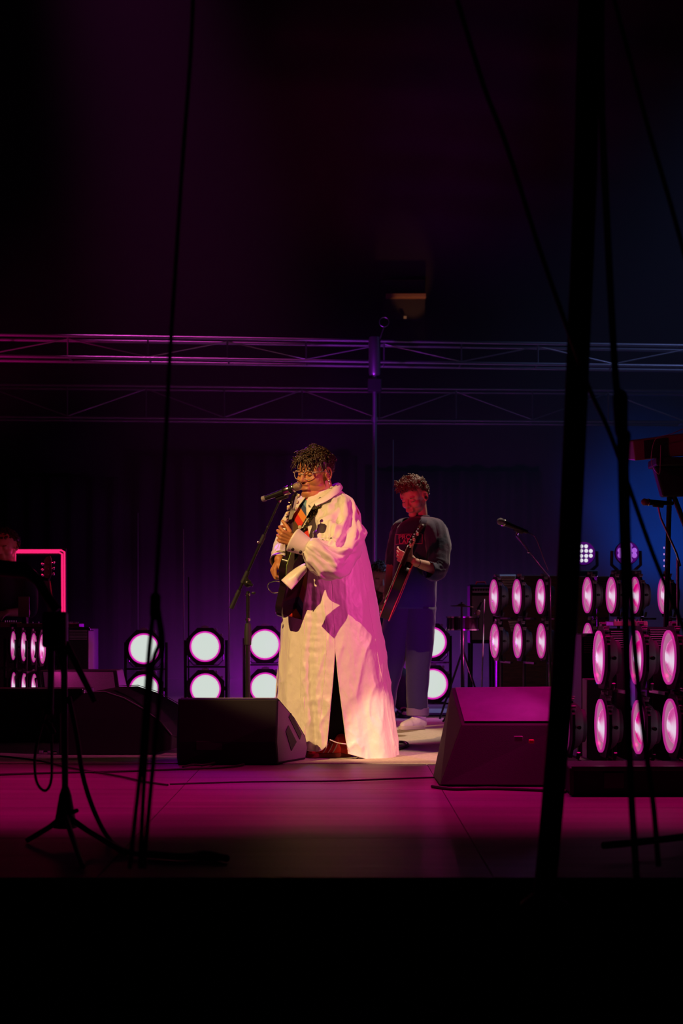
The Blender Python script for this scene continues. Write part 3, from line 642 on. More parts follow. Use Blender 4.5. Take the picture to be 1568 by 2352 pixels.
mb = MB()
for y_ in (1258, 1273, 1287, 1300): mb.box(QQ(1524.5, y_, 10.770), (.006, .006, .012))
tag(mb.build('indicator_lights', emis('tiny_led', (.7, .3, .8), .8), root, 0), kind='stuff')
# ================================================================== PEOPLE
def Rm(yaw, pitch=0, roll=0): return Matrix.Rotation(yaw, 3, 'Z') @ Matrix.Rotation(pitch, 3, 'Y') @ Matrix.Rotation(roll, 3, 'X')
def face_clay(mb, C, R, s, full=0.0, open_=0.0):
    """head modelled from overlapping clay lumps: X forward, Y to the person's left, Z up"""
    def P(x, y, z): return C+R @ Vector((x*s, y*s, z*s))
    def E(c, r): mb.ell(P(*c), tuple(q*s for q in r), 22, 14, R)
    E((-.012, 0, .032), (.097, .077, .086)); E((-.03, 0, .02), (.075, .072, .08)); E((.030, 0, .034), (.060, .064, .058))
    E((.033, 0, -.028), (.054, .058+full*.008, .062)); E((.018, 0, -.066), (.060+full*.004, .055+full*.012, .040))
    E((.060, 0, -.100), (.026, .028+full*.006, .021)); E((-.02, 0, -.05), (.06, .058, .05))
    if full: E((.030, 0, -.108), (.052, .056, .030)); 
    for q in (-1, 1):
        E((.048, q*.036, -.034), (.031+full*.004, .027+full*.006, .028+full*.006)); E((.072, q*.026, .016), (.017, .026, .010))
        E((.0705, q*.031, -.005), (.0150, .0165, .0125)); E((.091, q*.0115, -.036), (.012, .0095, .009)); E((.04, q*.048, .02), (.03, .02, .035))
        E((.075, q*.017, -.052), (.016, .012, .014))
    mb.cap(P(.080, 0, .012), P(.096, 0, -.018), .0105*s, .0110*s); mb.cap(P(.096, 0, -.018), P(.1035, 0, -.033), .0110*s, .0125*s)
    E((.070, 0, -.066), (.024, .030, .024))
    for i in range(6):
        y0 = -.022+.044*i/6; y1 = -.022+.044*(i+1)/6
        fx = lambda y: .0905-10*y*y
        mb.cap(P(fx(y0), y0, -.0575+open_*.002-4*y0*y0), P(fx(y1), y1, -.0575+open_*.002-4*y1*y1), .0056*s, seg=10)
        mb.cap(P(fx(y0)-.001, y0, -.0710-open_*.008+3*y0*y0), P(fx(y1)-.001, y1, -.0710-open_*.008+3*y1*y1), .0066*s, seg=10)
    for q in (-1, 1):                                                 # ears: helix, inner ridge, lobe
        t = []
        for i in range(13):
            a = math.radians(-75+i*21); t.append(P(-.008-.016*math.cos(a)*1.0, q*(.079+.008*math.cos(a)), -.006+.030*math.sin(a)))
        mb.tube(t, .0052*s, 8); mb.cap(P(-.004, q*.080, -.034), P(-.008, q*.079, -.028), .0075*s); E((-.006, q*.075, -.008), (.015, .006, .026))
        mb.cap(P(.004, q*.079, -.012), P(.003, q*.078, -.022), .0055*s)
    return P
def hand_clay(mb, wrist, fdir, back, s, curls, thumb, spread=.0, side=1):
    """wrist at the origin, X along the palm to the fingers, Z out of the back of the hand, Y*side towards the thumb"""
    X = Vector(fdir).normalized(); Z = Vector(back); Z = (Z-X*Z.dot(X)).normalized(); Y = Z.cross(X).normalized()*side
    w = Vector(wrist); P = lambda x, y, z: w+(X*x+Y*y+Z*z)*s
    for k, y in enumerate((.030, .010, -.010, -.029)):
        mb.cap(P(.008, y*.65, 0), P(.080-abs(k-1)*.004, y, .002), .0135*s, .0115*s)
    mb.cap(P(.0, .008, 0), P(.02, .010, 0), .021*s, .017*s, flat=.8); mb.cap(P(.01, -.01, 0), P(.05, -.014, -.004), .017*s, .014*s)
    mb.cap(P(.012, .016, -.008), P(.045, .034, -.010), .016*s, .014*s)
    lens = [(.042, .026, .021), (.047, .030, .022), (.043, .028, .021), (.034, .021, .019)]
    for k, y in enumerate((.031, .010, -.011, -.030)):
        p = P(.082-abs(k-1)*.004, y, .002); a = 0; yy = spread*(1.5-k)
        for j, L in enumerate(lens[k]):
            a += math.radians(curls[k][j]); q = p+(X*math.cos(a)-Z*math.sin(a)+Y*yy)*L*s
            r = (.0098, .0090, .0080, .0072); mb.cap(p, q, r[j]*s, r[j+1]*s, 12); p = q
    p = P(.040, .036, -.008)
    for j, (dx, dy, dz, L) in enumerate(thumb):
        q = p+(X*dx+Y*dy+Z*dz).normalized()*L*s; mb.cap(p, q, (.0135, .0112, .0100)[j]*s, (.0112, .0100, .0088)[j]*s, 12); p = q
def curls_mesh(n, C, R, s, region, rmin, rmax, Lmin, Lmax, tr, seed, droop=.5, coil=.011):
    rnd = random.Random(seed); mb = MB(); k = 0; tries = 0
    while k < n and tries < n*30:
        tries += 1
        z = rnd.uniform(-1, 1); a = rnd.uniform(-PI, PI); q = math.sqrt(1-z*z); d = Vector((q*math.cos(a), q*math.sin(a), z))
        if not region(d): continue
        k += 1
        p = Vector((-.012+d.x*.097, d.y*.078, .032+d.z*.086))*s*rnd.uniform(rmin, rmax)
        L = rnd.uniform(Lmin, Lmax)*s*(1 if d.x > -.15 else .5); out = d.copy(); ph = rnd.uniform(0, 2*PI); turns = rnd.uniform(1.6, 3.4)
        _, u, w = ortho(out); pts = []; rr = []; m = 15
        tang = Vector((rnd.uniform(-1, .6), rnd.uniform(-1, 1), rnd.uniform(-1, .4)))*.55
        for i in range(m):
            t = i/(m-1); c = p+(out+tang*t)*L*t+Vector((.25*t*t*L, 0, -droop*L*t*t)); rc = coil*s*(.35+.5*t)
            c = c+(u*math.cos(ph+turns*2*PI*t)+w*math.sin(ph+turns*2*PI*t))*rc
            pts.append(C+R @ c); rr.append(tr*s*(1-.45*t))
        mb.tube(pts, rr, 5)
    return mb
def strip(pa, pb, name, m, parent, thick=.003):
    mb = MB(); mb.grid([pa, pb]); return mb.build(name, m, parent, 180, thick=thick)
# ------------------------------------------------------------------ the singer
SG = thing('person', 'singer in a long ivory robe with clear glasses, playing guitar at the microphone', 'person', (W(765, 1421, 10).x, 10, 0))
hC = W(723, 1085, 9.93); phi = math.radians(50); hR = Rm(PI+phi, math.radians(7), math.radians(-3)); hs = 1.13
mb = MB(); HP = face_clay(mb, hC, hR, hs, 1.0, 1.0)
# neck, torso, arms, legs as one figure inside the clothes
mb.chain([HP(-.02, 0, -.05), W(737, 1150, 9.98), W(745, 1190, 10.0)], [.075, .085, .12])
mb.chain([W(747, 1205, 10.0), W(752, 1290, 10.0), W(758, 1380, 10.0)], [.15, .165, .165])
SHn, SHf = W(797, 1185, 9.86), W(690, 1188, 10.14)
ELn, WRn = W(762, 1290, 9.52), W(676, 1243, 9.47); ELf, WRf = W(650, 1265, 10.10), W(641, 1284, 9.80)
mb.chain([W(750, 1175, 10), SHn, ELn, WRn], [.10, .070, .050, .031]); mb.chain([W(740, 1175, 10), SHf, ELf, WRf], [.09, .06, .048, .030])
for hx, kx, fx, fy in ((735, 722, 716, 10.02), (775, 776, 772, 9.93)):
    mb.chain([W(hx, 1385, fy), W(kx, 1560, fy), W(fx, 1712, fy)], [.10, .065, .042])
    mb.chain([W(fx, 1712, fy), W(fx-4, 1722, fy), W(fx-50, 1728, fy-.02)], [.036, .032, .026])
hand_clay(mb, WRn, (-1, -.15, .38), (-.05, -1, -.30), .98, [(52, 80, 50), (60, 84, 50), (66, 86, 50), (72, 86, 50)], [(.6, .4, -.8, .034), (.7, .4, -.6, .030), (.7, .2, -.6, .024)], .10, -1)
hand_clay(mb, WRf, (-.42, -.35, -.88), (-.9, -.35, .25), .96, [(30, 70, 50), (40, 75, 50), (45, 75, 55), (50, 75, 55)], [(.9, .3, -.5, .034), (.8, -.1, -.6, .030), (.8, -.3, -.6, .024)], .0, 1)
iR = np.array(hR.transposed()); hCn = np.array(hC)
def local(c): return (c-hCn) @ iR.T/hs
def lipmask(c):
    q = local(c); y = q[:, 1]; return (q[:, 0] > .083-8*y*y) & (np.abs(y) < .0255) & (((q[:, 2] > -.062) & (q[:, 2] < -.0515)) | ((q[:, 2] > -.087) & (q[:, 2] < -.0735)))
def mouthmask(c):
    q = local(c); y = q[:, 1]; return (q[:, 0] > .07) & (np.abs(y) < .021-.0*y) & (q[:, 2] <= -.0612+3*y*y) & (q[:, 2] >= -.0742+6*y*y)
body = remesh('body', mb, .0030, 3, [M['skin'], M['lip']], SG, [lipmask])
mb = MB(); mb.ell(HP(.0775, 0, -.0675), (.0150*hs, .0190*hs, .0062*hs), 24, 12, hR); mb.build('open_mouth', M['mouth'], SG, 180)
# brows, lashes
for q in (-1, 1):
    mb = MB(); mb.tube([HP(.0895-abs(t)*1.0*.012, q*(.031+t*.02), .0155+.003*math.cos(t*1.5)+t*-.001) for t in (-1, -.5, 0, .5, 1)], [.0018*hs, .0034*hs, .0036*hs, .003*hs, .0014*hs], 6); mb.build('eyebrow', M['hair'], SG)
    mb = MB(); mb.tube([HP(.0868-.010*t*t, q*(.031+t*.0135), -.0085-.002*(1-t*t)) for t in (-1, -.5, 0, .5, 1)], .0013*hs, 5); mb.build('eyelashes', M['lash'], SG)
# hair
def reg(d): return d.z > .30
mb = curls_mesh(620, hC, hR, hs, reg, .97, 1.02, .014, .034, .0046, 3, .30, .0085)
def regs(d): return -.45 < d.z < .35 and d.x < .15 and not (d.z < .2 and abs(d.y) > .7 and d.x > -.25)
m2_ = curls_mesh(260, hC, hR, hs, regs, .98, 1.0, .006, .014, .0036, 8, .3, .006); mb.add(m2_.v, m2_.f)
def reg2(d): return d.z > .48 and d.x > .25
m2_ = curls_mesh(95, hC, hR, hs, reg2, 1.0, 1.04, .032, .050, .0044, 5, 1.75, .0065); mb.add(m2_.v, m2_.f)
mb.ell(hC+hR @ Vector((-.022*hs, 0, .040*hs)), (.100*hs, .083*hs, .090*hs), 24, 14, hR)
mb.build('hair', M['hair'], SG, 180)
# clear glasses
mb = MB()
for q in (-1, 1):
    t = []
    for i in range(25):
        a = 2*PI*i/24; kx = abs(math.cos(a))**.8*math.copysign(1, math.cos(a)); t.append(HP(.098-.012*(abs(q*.033+kx*.026)/.06)**2, q*.034+kx*.0265, -.008+.0215*math.sin(a)+(.003*q*math.cos(a))))
    mb.tube(t, .0021*hs, 6)
    mb.tube([HP(.089, q*.062, .004), HP(.080, q*.074, .006), HP(.03, q*.083, .006), HP(-.008, q*.084, .004), HP(-.022, q*.083, -.014)], [.0034*hs, .003*hs, .0022*hs, .002*hs, .0018*hs], 6)
mb.tube([HP(.099, -.009, -.004), HP(.104, 0, -.001), HP(.099, .009, -.004)], .0026*hs, 6)
mb.build('glasses', M['clear'], SG)
mb = MB(); mb.ell(HP(-.004, .088, -.045), (.006, .005, .010)); mb.ell(HP(-.006, .088, -.058), (.004, .004, .007)); mb.build('earring', M['chrome'], SG)
# shirt under the robe
TAB = [(1118, 708, 780, .08), (1126, 704, 783, .10), (1136, 694, 795, .135), (1148, 680, 808, .17), (1162, 670, 819, .20), (1180, 662, 828, .215), (1210, 657, 832, .225),
       (1240, 655, 838, .235), (1300, 652, 853, .25), (1350, 650, 862, .26), (1400, 646, 870, .27), (1450, 643, 878, .277), (1500, 640, 886, .285), (1600, 634, 900, .30), (1700, 631, 913, .315), (1745, 630, 915, .32)]
TY = [t[0] for t in TAB]
def ring_at(z):
    y = YH-(z-H)*F/10.0; xl = np.interp(y, TY, [t[1] for t in TAB]); xr = np.interp(y, TY, [t[2] for t in TAB]); ry = np.interp(y, TY, [t[3] for t in TAB])
    return ((xl+xr)/2-784)*10/F, (xr-xl)/2*10/F, ry, y
zy = lambda y: H+(YH-y)*10/F
rows = []
for i in range(34):
    y = 1140+(1418-1140)*i/33; cx, rx, ry, _ = ring_at(zy(y)); rows.append([(cx+rx*.86*math.cos(a), 10+ry*.86*math.sin(a), zy(y)+.006*math.sin(6*a)*(i/33)) for a in [2*PI*k/64 for k in range(64)]])
mb = MB(); mb.grid(rows, True); mb.build('shirt', M['patch'], SG, 180, thick=.003)
# robe
def ridged(x, y, z, o=3):
    v = 0; a = 1; s_ = 0
    for k in range(o):
        n_ = 1-abs(mnoise.noise(Vector((x, y, z))))*2; v += a*n_; s_ += a; x *= 2.1; y *= 2.1; z *= 2.1; a *= .5
    return v/s_
def robe_pt(th, z, side):
    cx, rx, ry, y = ring_at(z); t = math.radians(th); low = max(0, min(1, (1300-y)/-440)); up = max(0, min(1, (1400-y)/200))
    f = low*.030*math.sin(math.radians(th*7+20*math.sin(z*3)))*(.4+.6*low)+low*.014*math.sin(math.radians(th*15+40+30*z))
    f += .022*mnoise.noise(Vector((t*2.2, z*1.5, 3)))
    cr_ = max(0, ridged(t*2.0+z*2.6, z*4.2-t*2.6, 1.7, 2)-.15)
    f += .045*cr_**2*(.5+.5*low)+.012*(ridged(t*6-z*3, z*8+t*4, 6.1, 3)-.4)*(.5+.5*low)
    if th < 275:                                                      # vertical furrow with its cross puckers along the near front panel
        f -= .075*low*math.exp(-((th-(247+2*math.sin(z*9)))/3.6)**2)-.02*low*math.exp(-((th-254)/4.0)**2)
        f += .012*mnoise.noise(Vector((th*.08, z*34, 2)))*math.exp(-((th-250)/10)**2)
        f += .006*mnoise.noise(Vector((th*.05, z*22, 7)))
    f += .035*low*math.exp(-((th-330)/20)**2)-.01
    rxx, ryy = rx*(1+f)-.004, ry*(1+f)-.004
    return (cx+rxx*math.cos(t), 10+ryy*math.sin(t), z)
def edgeB(y): return np.interp(y, [1118, 1150, 1180, 1250, 1330, 1390, 1430, 1745], [236, 234, 240, 249, 243, 237, 235, 234])
def edgeA(y): return np.interp(y, [1118, 1150, 1175, 1210, 1300, 1405, 1425, 1500, 1745], [228, 226, 218, 196, 186, 192, 240, 241, 241])
def slitL(y): return np.interp(y, [1118, 1492, 1560, 1700, 1745], [273.5, 273.5, 270, 262, 261])
def slitR(y): return np.interp(y, [1118, 1492, 1560, 1690, 1745], [273.5, 273.5, 275, 279, 282])
nrow = 300
zt_, = (zy(1119),)
def panel(lo, hi, n, hem, rad=1.0):
    rows = []
    for i in range(nrow):
        v = i/(nrow-1); r = []
        for k in range(n+1):
            u = k/n; h_ = zy(hem(u)); z = zt_+(h_-zt_)*v; y = YH-(z-H)*F/10; th = lo(y)+(hi(y)-lo(y))*u
            p = robe_pt(th, z, 0)
            if rad != 1.0 and u < .2:
                cx, rx, ry, _ = ring_at(z); kk = 1-(1-rad)*(1-u/.2); p = (cx+(p[0]-cx)*kk, 10+(p[1]-10)*kk, z)
            r.append(p)
        rows.append(r)
    return rows
mb = MB()
mb.grid(panel(edgeB, slitL, 44, lambda u: 1712+6*math.sin(u*PI)-10*max(0, (u-.75)/.25)**2))
mb.grid(panel(slitR, lambda y: edgeA(y)+360-1, 300, lambda u: (1722+14*min(1, u/.06)) if u < .3 else 1736-14*min(1, max(0, (u-.3)/.2)), 1.0))
robe = mb.build('robe', M['robe'], SG, 180, thick=.003)
# welt of the side slit and back seam
def seam(name, th, y0, y1, r=.0014, off=.0015):
    pts = []
    for i in range(60):
        y = y0+(y1-y0)*i/59; z = zy(y); p = Vector(robe_pt(th(y), z, 0)); c = Vector((ring_at(z)[0], 10, z)); pts.append(p+(p-c).normalized()*off)
    mb = MB(); mb.tube(pts, r, 6); mb.build(name, M['robe'], SG)
seam('seam', lambda y: slitL(y)-.6, 1400, 1708); seam('seam', lambda y: slitR(y)+.6, 1400, 1722); seam('seam', lambda y: slitL(y)-9, 1390, 1712, .0016); seam('seam', lambda y: 322+(y-1250)*.02, 1230, 1725, .0018)
# collar
CT = [((706, 1158, 9.80), (716, 1172, 9.775)), ((719, 1149, 9.80), (729, 1162, 9.765)), ((736, 1141, 9.81), (748, 1153, 9.765)), ((755, 1126, 9.85), (768, 1140, 9.80)), ((769, 1112, 9.93), (783, 1128, 9.90)), ((772, 1107, 10.02), (786, 1120, 10.05)),
      ((755, 1114, 10.12), (760, 1130, 10.18)), ((725, 1130, 10.13), (715, 1146, 10.17)), ((706, 1144, 10.05), (692, 1156, 10.08)), ((696, 1152, 9.95), (682, 1166, 9.95))]
tp = curve_pts([W(*a) for a, b in CT], 54); bt = curve_pts([W(*b) for a, b in CT], 54)
mid = [(a+b)/2+Vector((.004, -.006, .010)) for a, b in zip(tp, bt)]
inn = [a+(HP(-.02, 0, -.10)-a)*.12+Vector((0, 0, -.03)) for a in tp]
mb = MB(); mb.grid([inn, tp, mid, bt]); mb.build('collar', M['robe'], SG, 180, thick=.004, sub=1)
# sleeves
def sleeve(name, pts, rr, seed, amp, n=60, seg=56, flat=1.0):
    P_ = curve_pts([Vector(p) for p in pts], n); m_ = len(P_); R_ = [float(np.interp(i/(m_-1), np.linspace(0, 1, len(rr)), rr)) for i in range(m_)]
    d0 = (P_[1]-P_[0]).normalized(); _, u, w = ortho(d0); rows = []
    for i, p in enumerate(P_):
        d = (P_[min(i+1, m_-1)]-P_[max(i-1, 0)]).normalized(); u = (u-d*u.dot(d)).normalized(); w = d.cross(u); r = []
        for k in range(seg):
            a = 2*PI*k/seg; t = i/(m_-1)
            f = amp*(ridged(math.cos(a)*1.1+seed, math.sin(a)*1.1+t*1.3, t*3.2, 2)-.35)+amp*.7*mnoise.noise(Vector((math.cos(a)*1.6, math.sin(a)*1.6+seed, t*5)))+.25*amp*(ridged(a*0+math.cos(a)*4, math.sin(a)*4, t*7+seed, 2)-.5)
            f += amp*.42*(max(0, ridged(math.cos(a)*2.3+seed, math.sin(a)*2.3-t, t*1.5, 1))**1.6-.3)
            f *= math.sin(PI*min(1, max(.0, .08+t*.92)))**.5
            r.append(p+(u*math.cos(a)+w*math.sin(a)*flat)*R_[i]*(1+f))
        rows.append(r)
    mb = MB(); mb.grid(rows, True); return mb.build(name, M['robe'], SG, 180, thick=.003)
sleeve('sleeve', [W(778, 1157, 9.93), W(786, 1180, 9.83), W(782, 1208, 9.74), W(775, 1240, 9.66), W(765, 1268, 9.57), W(752, 1284, 9.50), W(735, 1278, 9.46), W(716, 1262, 9.44), W(704, 1254, 9.44)],
       [.06, .088, .108, .118, .116, .104, .084, .062, .046], 2.3, .46, 110, 100)
sleeve('sleeve', [W(695, 1168, 10.08), W(682, 1192, 10.14), W(669, 1225, 10.14), W(656, 1258, 10.05), W(647, 1274, 9.92), W(643, 1283, 9.84)], [.055, .070, .068, .062, .054, .046], 8.1, .25)
def cuff(a, b, r0, r1, seed):
    a, b = Vector(a), Vector(b); d, u, w = ortho(b-a); rows = []
    for i in range(12):
        t = i/11; rows.append([a+(b-a)*t+(u*math.cos(q)*(r0+(r1-r0)*t)+w*math.sin(q)*(r0+(r1-r0)*t)*.85)*(1+.05*math.sin(3*q+seed+t)) for q in [2*PI*k/36 for k in range(36)]])
    mb = MB(); mb.grid(rows, True); return mb.build('cuff', M['robe'], SG, 180, thick=.004)
cuff(W(712, 1261, 9.44), W(674, 1240, 9.46), .050, .078, 1); cuff(W(643, 1277, 9.88), W(641, 1290, 9.80), .044, .052, 2)
for (bx, by) in ((690, 1268), (672, 1262)):
    mb = MB(); mb.ell(W(bx, by, 9.385), (.0095, .006, .0095)); mb.build('button', M['gblack'], SG)
# hanging open cuff tongue below the arm
c_ = [W(704, 1292, 9.50), W(646, 1333, 9.46), W(669, 1355, 9.44), W(703, 1313, 9.48)]
rows = [[ins(c_[0], c_[1], c_[3], c_[2], u, v)+Vector((0, -.028*math.sin(PI*v)*(.4+.6*math.sin(PI*min(1, u+.2))), .010*math.sin(PI*u)*(1-v))) for u in np.linspace(0, 1, 16)] for v in np.linspace(0, 1, 12)]
mb = MB(); mb.grid(rows); mb.build('loose_cuff', M['robe'], SG, 180, thick=.006)
# trousers
for hx, kx, fx, fy in ((738, 728, 722, 10.05), (775, 780, 783, 9.95)):
    mb = MB(); mb.chain([W(hx, 1400, fy), W(kx, 1560, fy), W(fx, 1698, fy)], [.115, .095, .078], 20)
    remesh('trouser_leg', mb, .012, 3, [M['trouser']], SG)
# shoes
def shoe(parent, toe, heel, h, upm, solem, stripem=None, wid=.048, lace=True):
    toe, heel = Vector(toe), Vector(heel); X = (toe-heel); L = X.length; X.normalize(); Y = Vector((0, 0, 1)).cross(X)
    P_ = lambda x, y, z: heel+X*x*L+Y*y+Vector((0, 0, z))
    mb = MB(); mb.cap(P_(.13, 0, .045), P_(.35, 0, .055), wid*.80, wid*.86); mb.cap(P_(.35, 0, .05), P_(.62, 0, .036), wid*.85, wid*.70); mb.cap(P_(.62, 0, .036), P_(.84, 0, .030), wid*.78, wid*.56)
    mb.cap(P_(.10, 0, .04), P_(.14, 0, .09), wid*.62, wid*.70); mb.cap(P_(.26, 0, .06), P_(.22, 0, .095), wid*.7, wid*.72)
    sh_ = remesh('shoe', mb, .005, 4, [upm], parent)
    out = []
    for i in range(28):
        a = 2*PI*i/28; cx = .5+.5*math.cos(a); wv = wid*(.86+.14*math.cos(a*1.0))*(1 if True else 1); out.append(P_(cx, math.sin(a)*wv*abs(math.sin(a))**-.25 if abs(math.sin(a)) > .05 else 0, .0))
    mb = MB(); mb.prism(out, (0, 0, .026)); mb.build('sole', solem, sh_, 40, bevel=.004)
    if stripem:
        for k in range(3):
            x = .36+k*.105; s_ = MB()
            for q in (-1, 1):
                s_.tube([P_(x+.10, q*wid*.885, .028), P_(x+.04, q*wid*.875, .052), P_(x-.015, q*wid*.70, .078)], .0055, 6, flat=.45)
            s_.build('stripe', stripem, sh_)
    if lace:
        s_ = MB()
        for k in range(4):
            x = .40+k*.075; z = .093-k*.010; s_.tube([P_(x, -.025, z-.008), P_(x+.02, 0, z+.004), P_(x, .025, z-.008)], .003, 6)
        s_.build('laces', M['white'], sh_)
f_ = 9.80
shoe(SG, (W(704, 0, f_).x, f_, .012), (W(806, 0, f_+.04).x, f_+.06, .012), 0, M['red'], mat('dark_red_sole', (.20, .01, .01), .6), M['white'], .052)
shoe(SG, (W(652, 0, 10.1).x, 10.06, .012), (W(745, 0, 10.1).x, 10.14, .012), 0, M['red'], M['white'], M['white'], .050)
# guitar strap
a_ = [W(748, 1145, 9.80), W(741, 1156, 9.785), W(728, 1178, 9.75), W(712, 1200, 9.74), W(698, 1224, 9.73), W(686, 1245, 9.72), W(676, 1275, 9.74)]
b_ = [W(734, 1142, 9.80), W(726, 1151, 9.785), W(712, 1173, 9.75), W(700, 1194, 9.74), W(687, 1217, 9.73), W(676, 1238, 9.72), W(664, 1268, 9.74)]
# ------------------------------------------------------------------ guitars
def guitar(label, P0, P1, nrm, half, th, bodym, facem, guardm, bindm, headm, pegs, L_body=.42, neckw=.024, turn=None):
    """P0 bottom of the body, P1 tip of the headstock; nrm = out of the strings side"""
    P0, P1 = Vector(P0), Vector(P1); Z = (P1-P0); L = Z.length; Z.normalize(); X = Vector(nrm); X = (X-Z*X.dot(Z)).normalized(); Y = Z.cross(X)
    if turn is not None:
        X = Vector((-Z.z, 0, Z.x)).normalized(); Y = Z.cross(X); X, Y = X*math.cos(turn)+Vector((0, 1, 0)).cross(X).cross(X)*0-Y*math.sin(turn)*(1 if Y.y < 0 else -1), Y; X.normalize(); Y = Z.cross(X)
    G = lambda x, y, z: P0+X*x+Y*y+Z*z
    root = thing('electric_guitar', label, 'guitar', P0)
    full = [(y, z) for z, y in half]+[(-y, z) for z, y in reversed(half[1:-1])]
    cv = curve_pts([Vector((y, z, 0)) for y, z in full]+[Vector((full[0][0], full[0][1], 0))], 80)[:-1]
    mb = MB(); mb.prism([G(-th/2, p.x, p.y) for p in cv], X*th); mb.build('guitar_body', bodym, root, 50, bevel=.006)
    if bindm:
        for x in (-th/2, th/2):
            mb = MB(); mb.tube([G(x, p.x*1.006, p.y) for p in cv]+[G(x, cv[0].x, cv[0].y)], .0035, 6); mb.build('binding', bindm, root)
    if guardm:
        gp = [Vector((q.x*.72, .10+(q.y-.10)*.86, 0)) for q in cv]; mb = MB(); mb.prism([G(th/2+.001, p.x, p.y) for p in gp], X*.003); mb.build('pickguard', guardm, root, 0)
    zb = max(z for z, y in half)
    mb = MB(); mb.tube([G(th/2-.008, 0, zb-.09), G(th/2-.006, 0, L-.20)], [neckw*1.05, neckw*.85], 16, flat=.62, up=Y); mb.build('neck', headm, root)
    mb = MB(); mb.prism([G(th/2+.004, -neckw*1.05, zb-.12), G(th/2+.004, neckw*1.05, zb-.12), G(th/2+.004, neckw*.86, L-.19), G(th/2+.004, -neckw*.86, L-.19)], X*.007); mb.build('fretboard', M['rosew'], root, 0)
    hp = [(-.020, L-.19), (.020, L-.19), (.038, L-.15), (.034, L-.03), (.020, L), (-.012, L-.005), (-.034, L-.03), (-.038, L-.15)]
    tilt = lambda z: -(z-(L-.19))*.18
    mb = MB(); mb.prism([G(th/2-.006+tilt(z), y, z) for y, z in hp], X*.015); hs_ = mb.build('headstock', bodym, root, 0, bevel=.003)
    for k in range(3):
        for s_ in (-1, 1):
            z = L-.15+k*.046; mb = MB(); mb.cyl(G(th/2+tilt(z), s_*.03, z), G(th/2+tilt(z), s_*.050, z), .003, seg=8); mb.ell(G(th/2+tilt(z), s_*.060, z), (.010, .010, .011), 12, 8); mb.build('tuning_peg', M[pegs], hs_)
            mb = MB(); mb.cyl(G(th/2+tilt(z), s_*.022, z), G(th/2+.020+tilt(z), s_*.022, z), .004, seg=8); mb.build('string_post', M['chrome'], hs_)
    mb = MB()
    for k in range(6):
        y = (k-2.5)*.0075; mb.cyl(G(th/2+.016, y*1.3, .11), G(th/2+.013, y, L-.19), .0008, seg=4)
    tag(mb.build('strings', M['chrome'], root), kind='stuff')
    mb = MB(); mb.box((0, 0, 0), (.014, .085, .03), None); mb.xform(Matrix.Translation(G(th/2+.008, 0, .11)) @ Matrix((X, Y, Z)).transposed().to_4x4()); mb.build('bridge', M['chrome'], root, bevel=.002)
    for z in (.17, .26):
        mb = MB(); mb.box((0, 0, 0), (.010, .085, .035), None); mb.xform(Matrix.Translation(G(th/2+.006, 0, z)) @ Matrix((X, Y, Z)).transposed().to_4x4()); mb.build('pickup', M['cream'] if guardm else M['chrome'], root, bevel=.003)
    mb = MB()
    for z, y in ((.07, -.11), (.12, -.125), (.06, .10)): mb.lathe([(.011, 0), (.010, .014), (0, .014)], G(th/2, y, z), X, 14)
    for k_ in range(0, 1): pass
    mb.build('control_knobs', M['chrome'], root)
    return root, G, L, hs_
half1 = [(0, 0), (.008, .07), (.045, .145), (.12, .168), (.20, .135), (.245, .115), (.30, .130), (.37, .125), (.415, .085), (.40, .05), (.355, .03), (.35, 0)]
groot, G, GL, ghs = guitar("black electric guitar with green pickguard held upright by the singer", W(670, 1398, 9.86), W(674, 1131, 9.36), (-.93, .30, .05), half1, .045, M['gblack'], None, M['green'], None, M['rosew'], 'cream', turn=.42)
tl_i = lambda z: -(z-(GL-.19))*.18
mb = MB(); mb.prism([G(.0145+tl_i(z), y, z) for y, z in ((-.020, GL-.10), (.020, GL-.10), (.018, GL-.012), (-.012, GL-.012))], G(-.003, 0, 0)-G(0, 0, 0)); mb.build('headstock_inlay', M['pearl'], ghs, 0)
sg = 1 if G(0, 1, 0).y < G(0, 0, 0).y else -1
mb = MB(); mb.prism([G(-.024, sg*y, z) for y, z in ((.135, .30), (.07, .30), (.035, .36), (.030, .47), (.075, .455), (.125, .40))], G(-.004, 0, 0)-G(0, 0, 0)); mb.build('pickguard', M['green'], groot, 0, bevel=.001)
mb = MB(); mb.tube(curve_pts([G(.03, .0, .12), W(628, 1362, 9.7), W(615, 1350, 9.7), W(617, 1340, 9.7), W(630, 1335, 9.72), W(642, 1336, 9.74)], 30), .0022, 6); mb.build('cable_loop', M['chrome'], groot)
mb = MB(); mb.grid([a_, b_]); o = mb.build('strap', M['strap'], groot, 180, thick=.004)
mb = MB(); mb.lathe([(.0001, 0), (.010, 0), (.011, .003), (.0001, .005)], W(688, 1211, 9.715), (.3, -1, 0), 16); mb.build('strap_badge', M['cream'], groot)

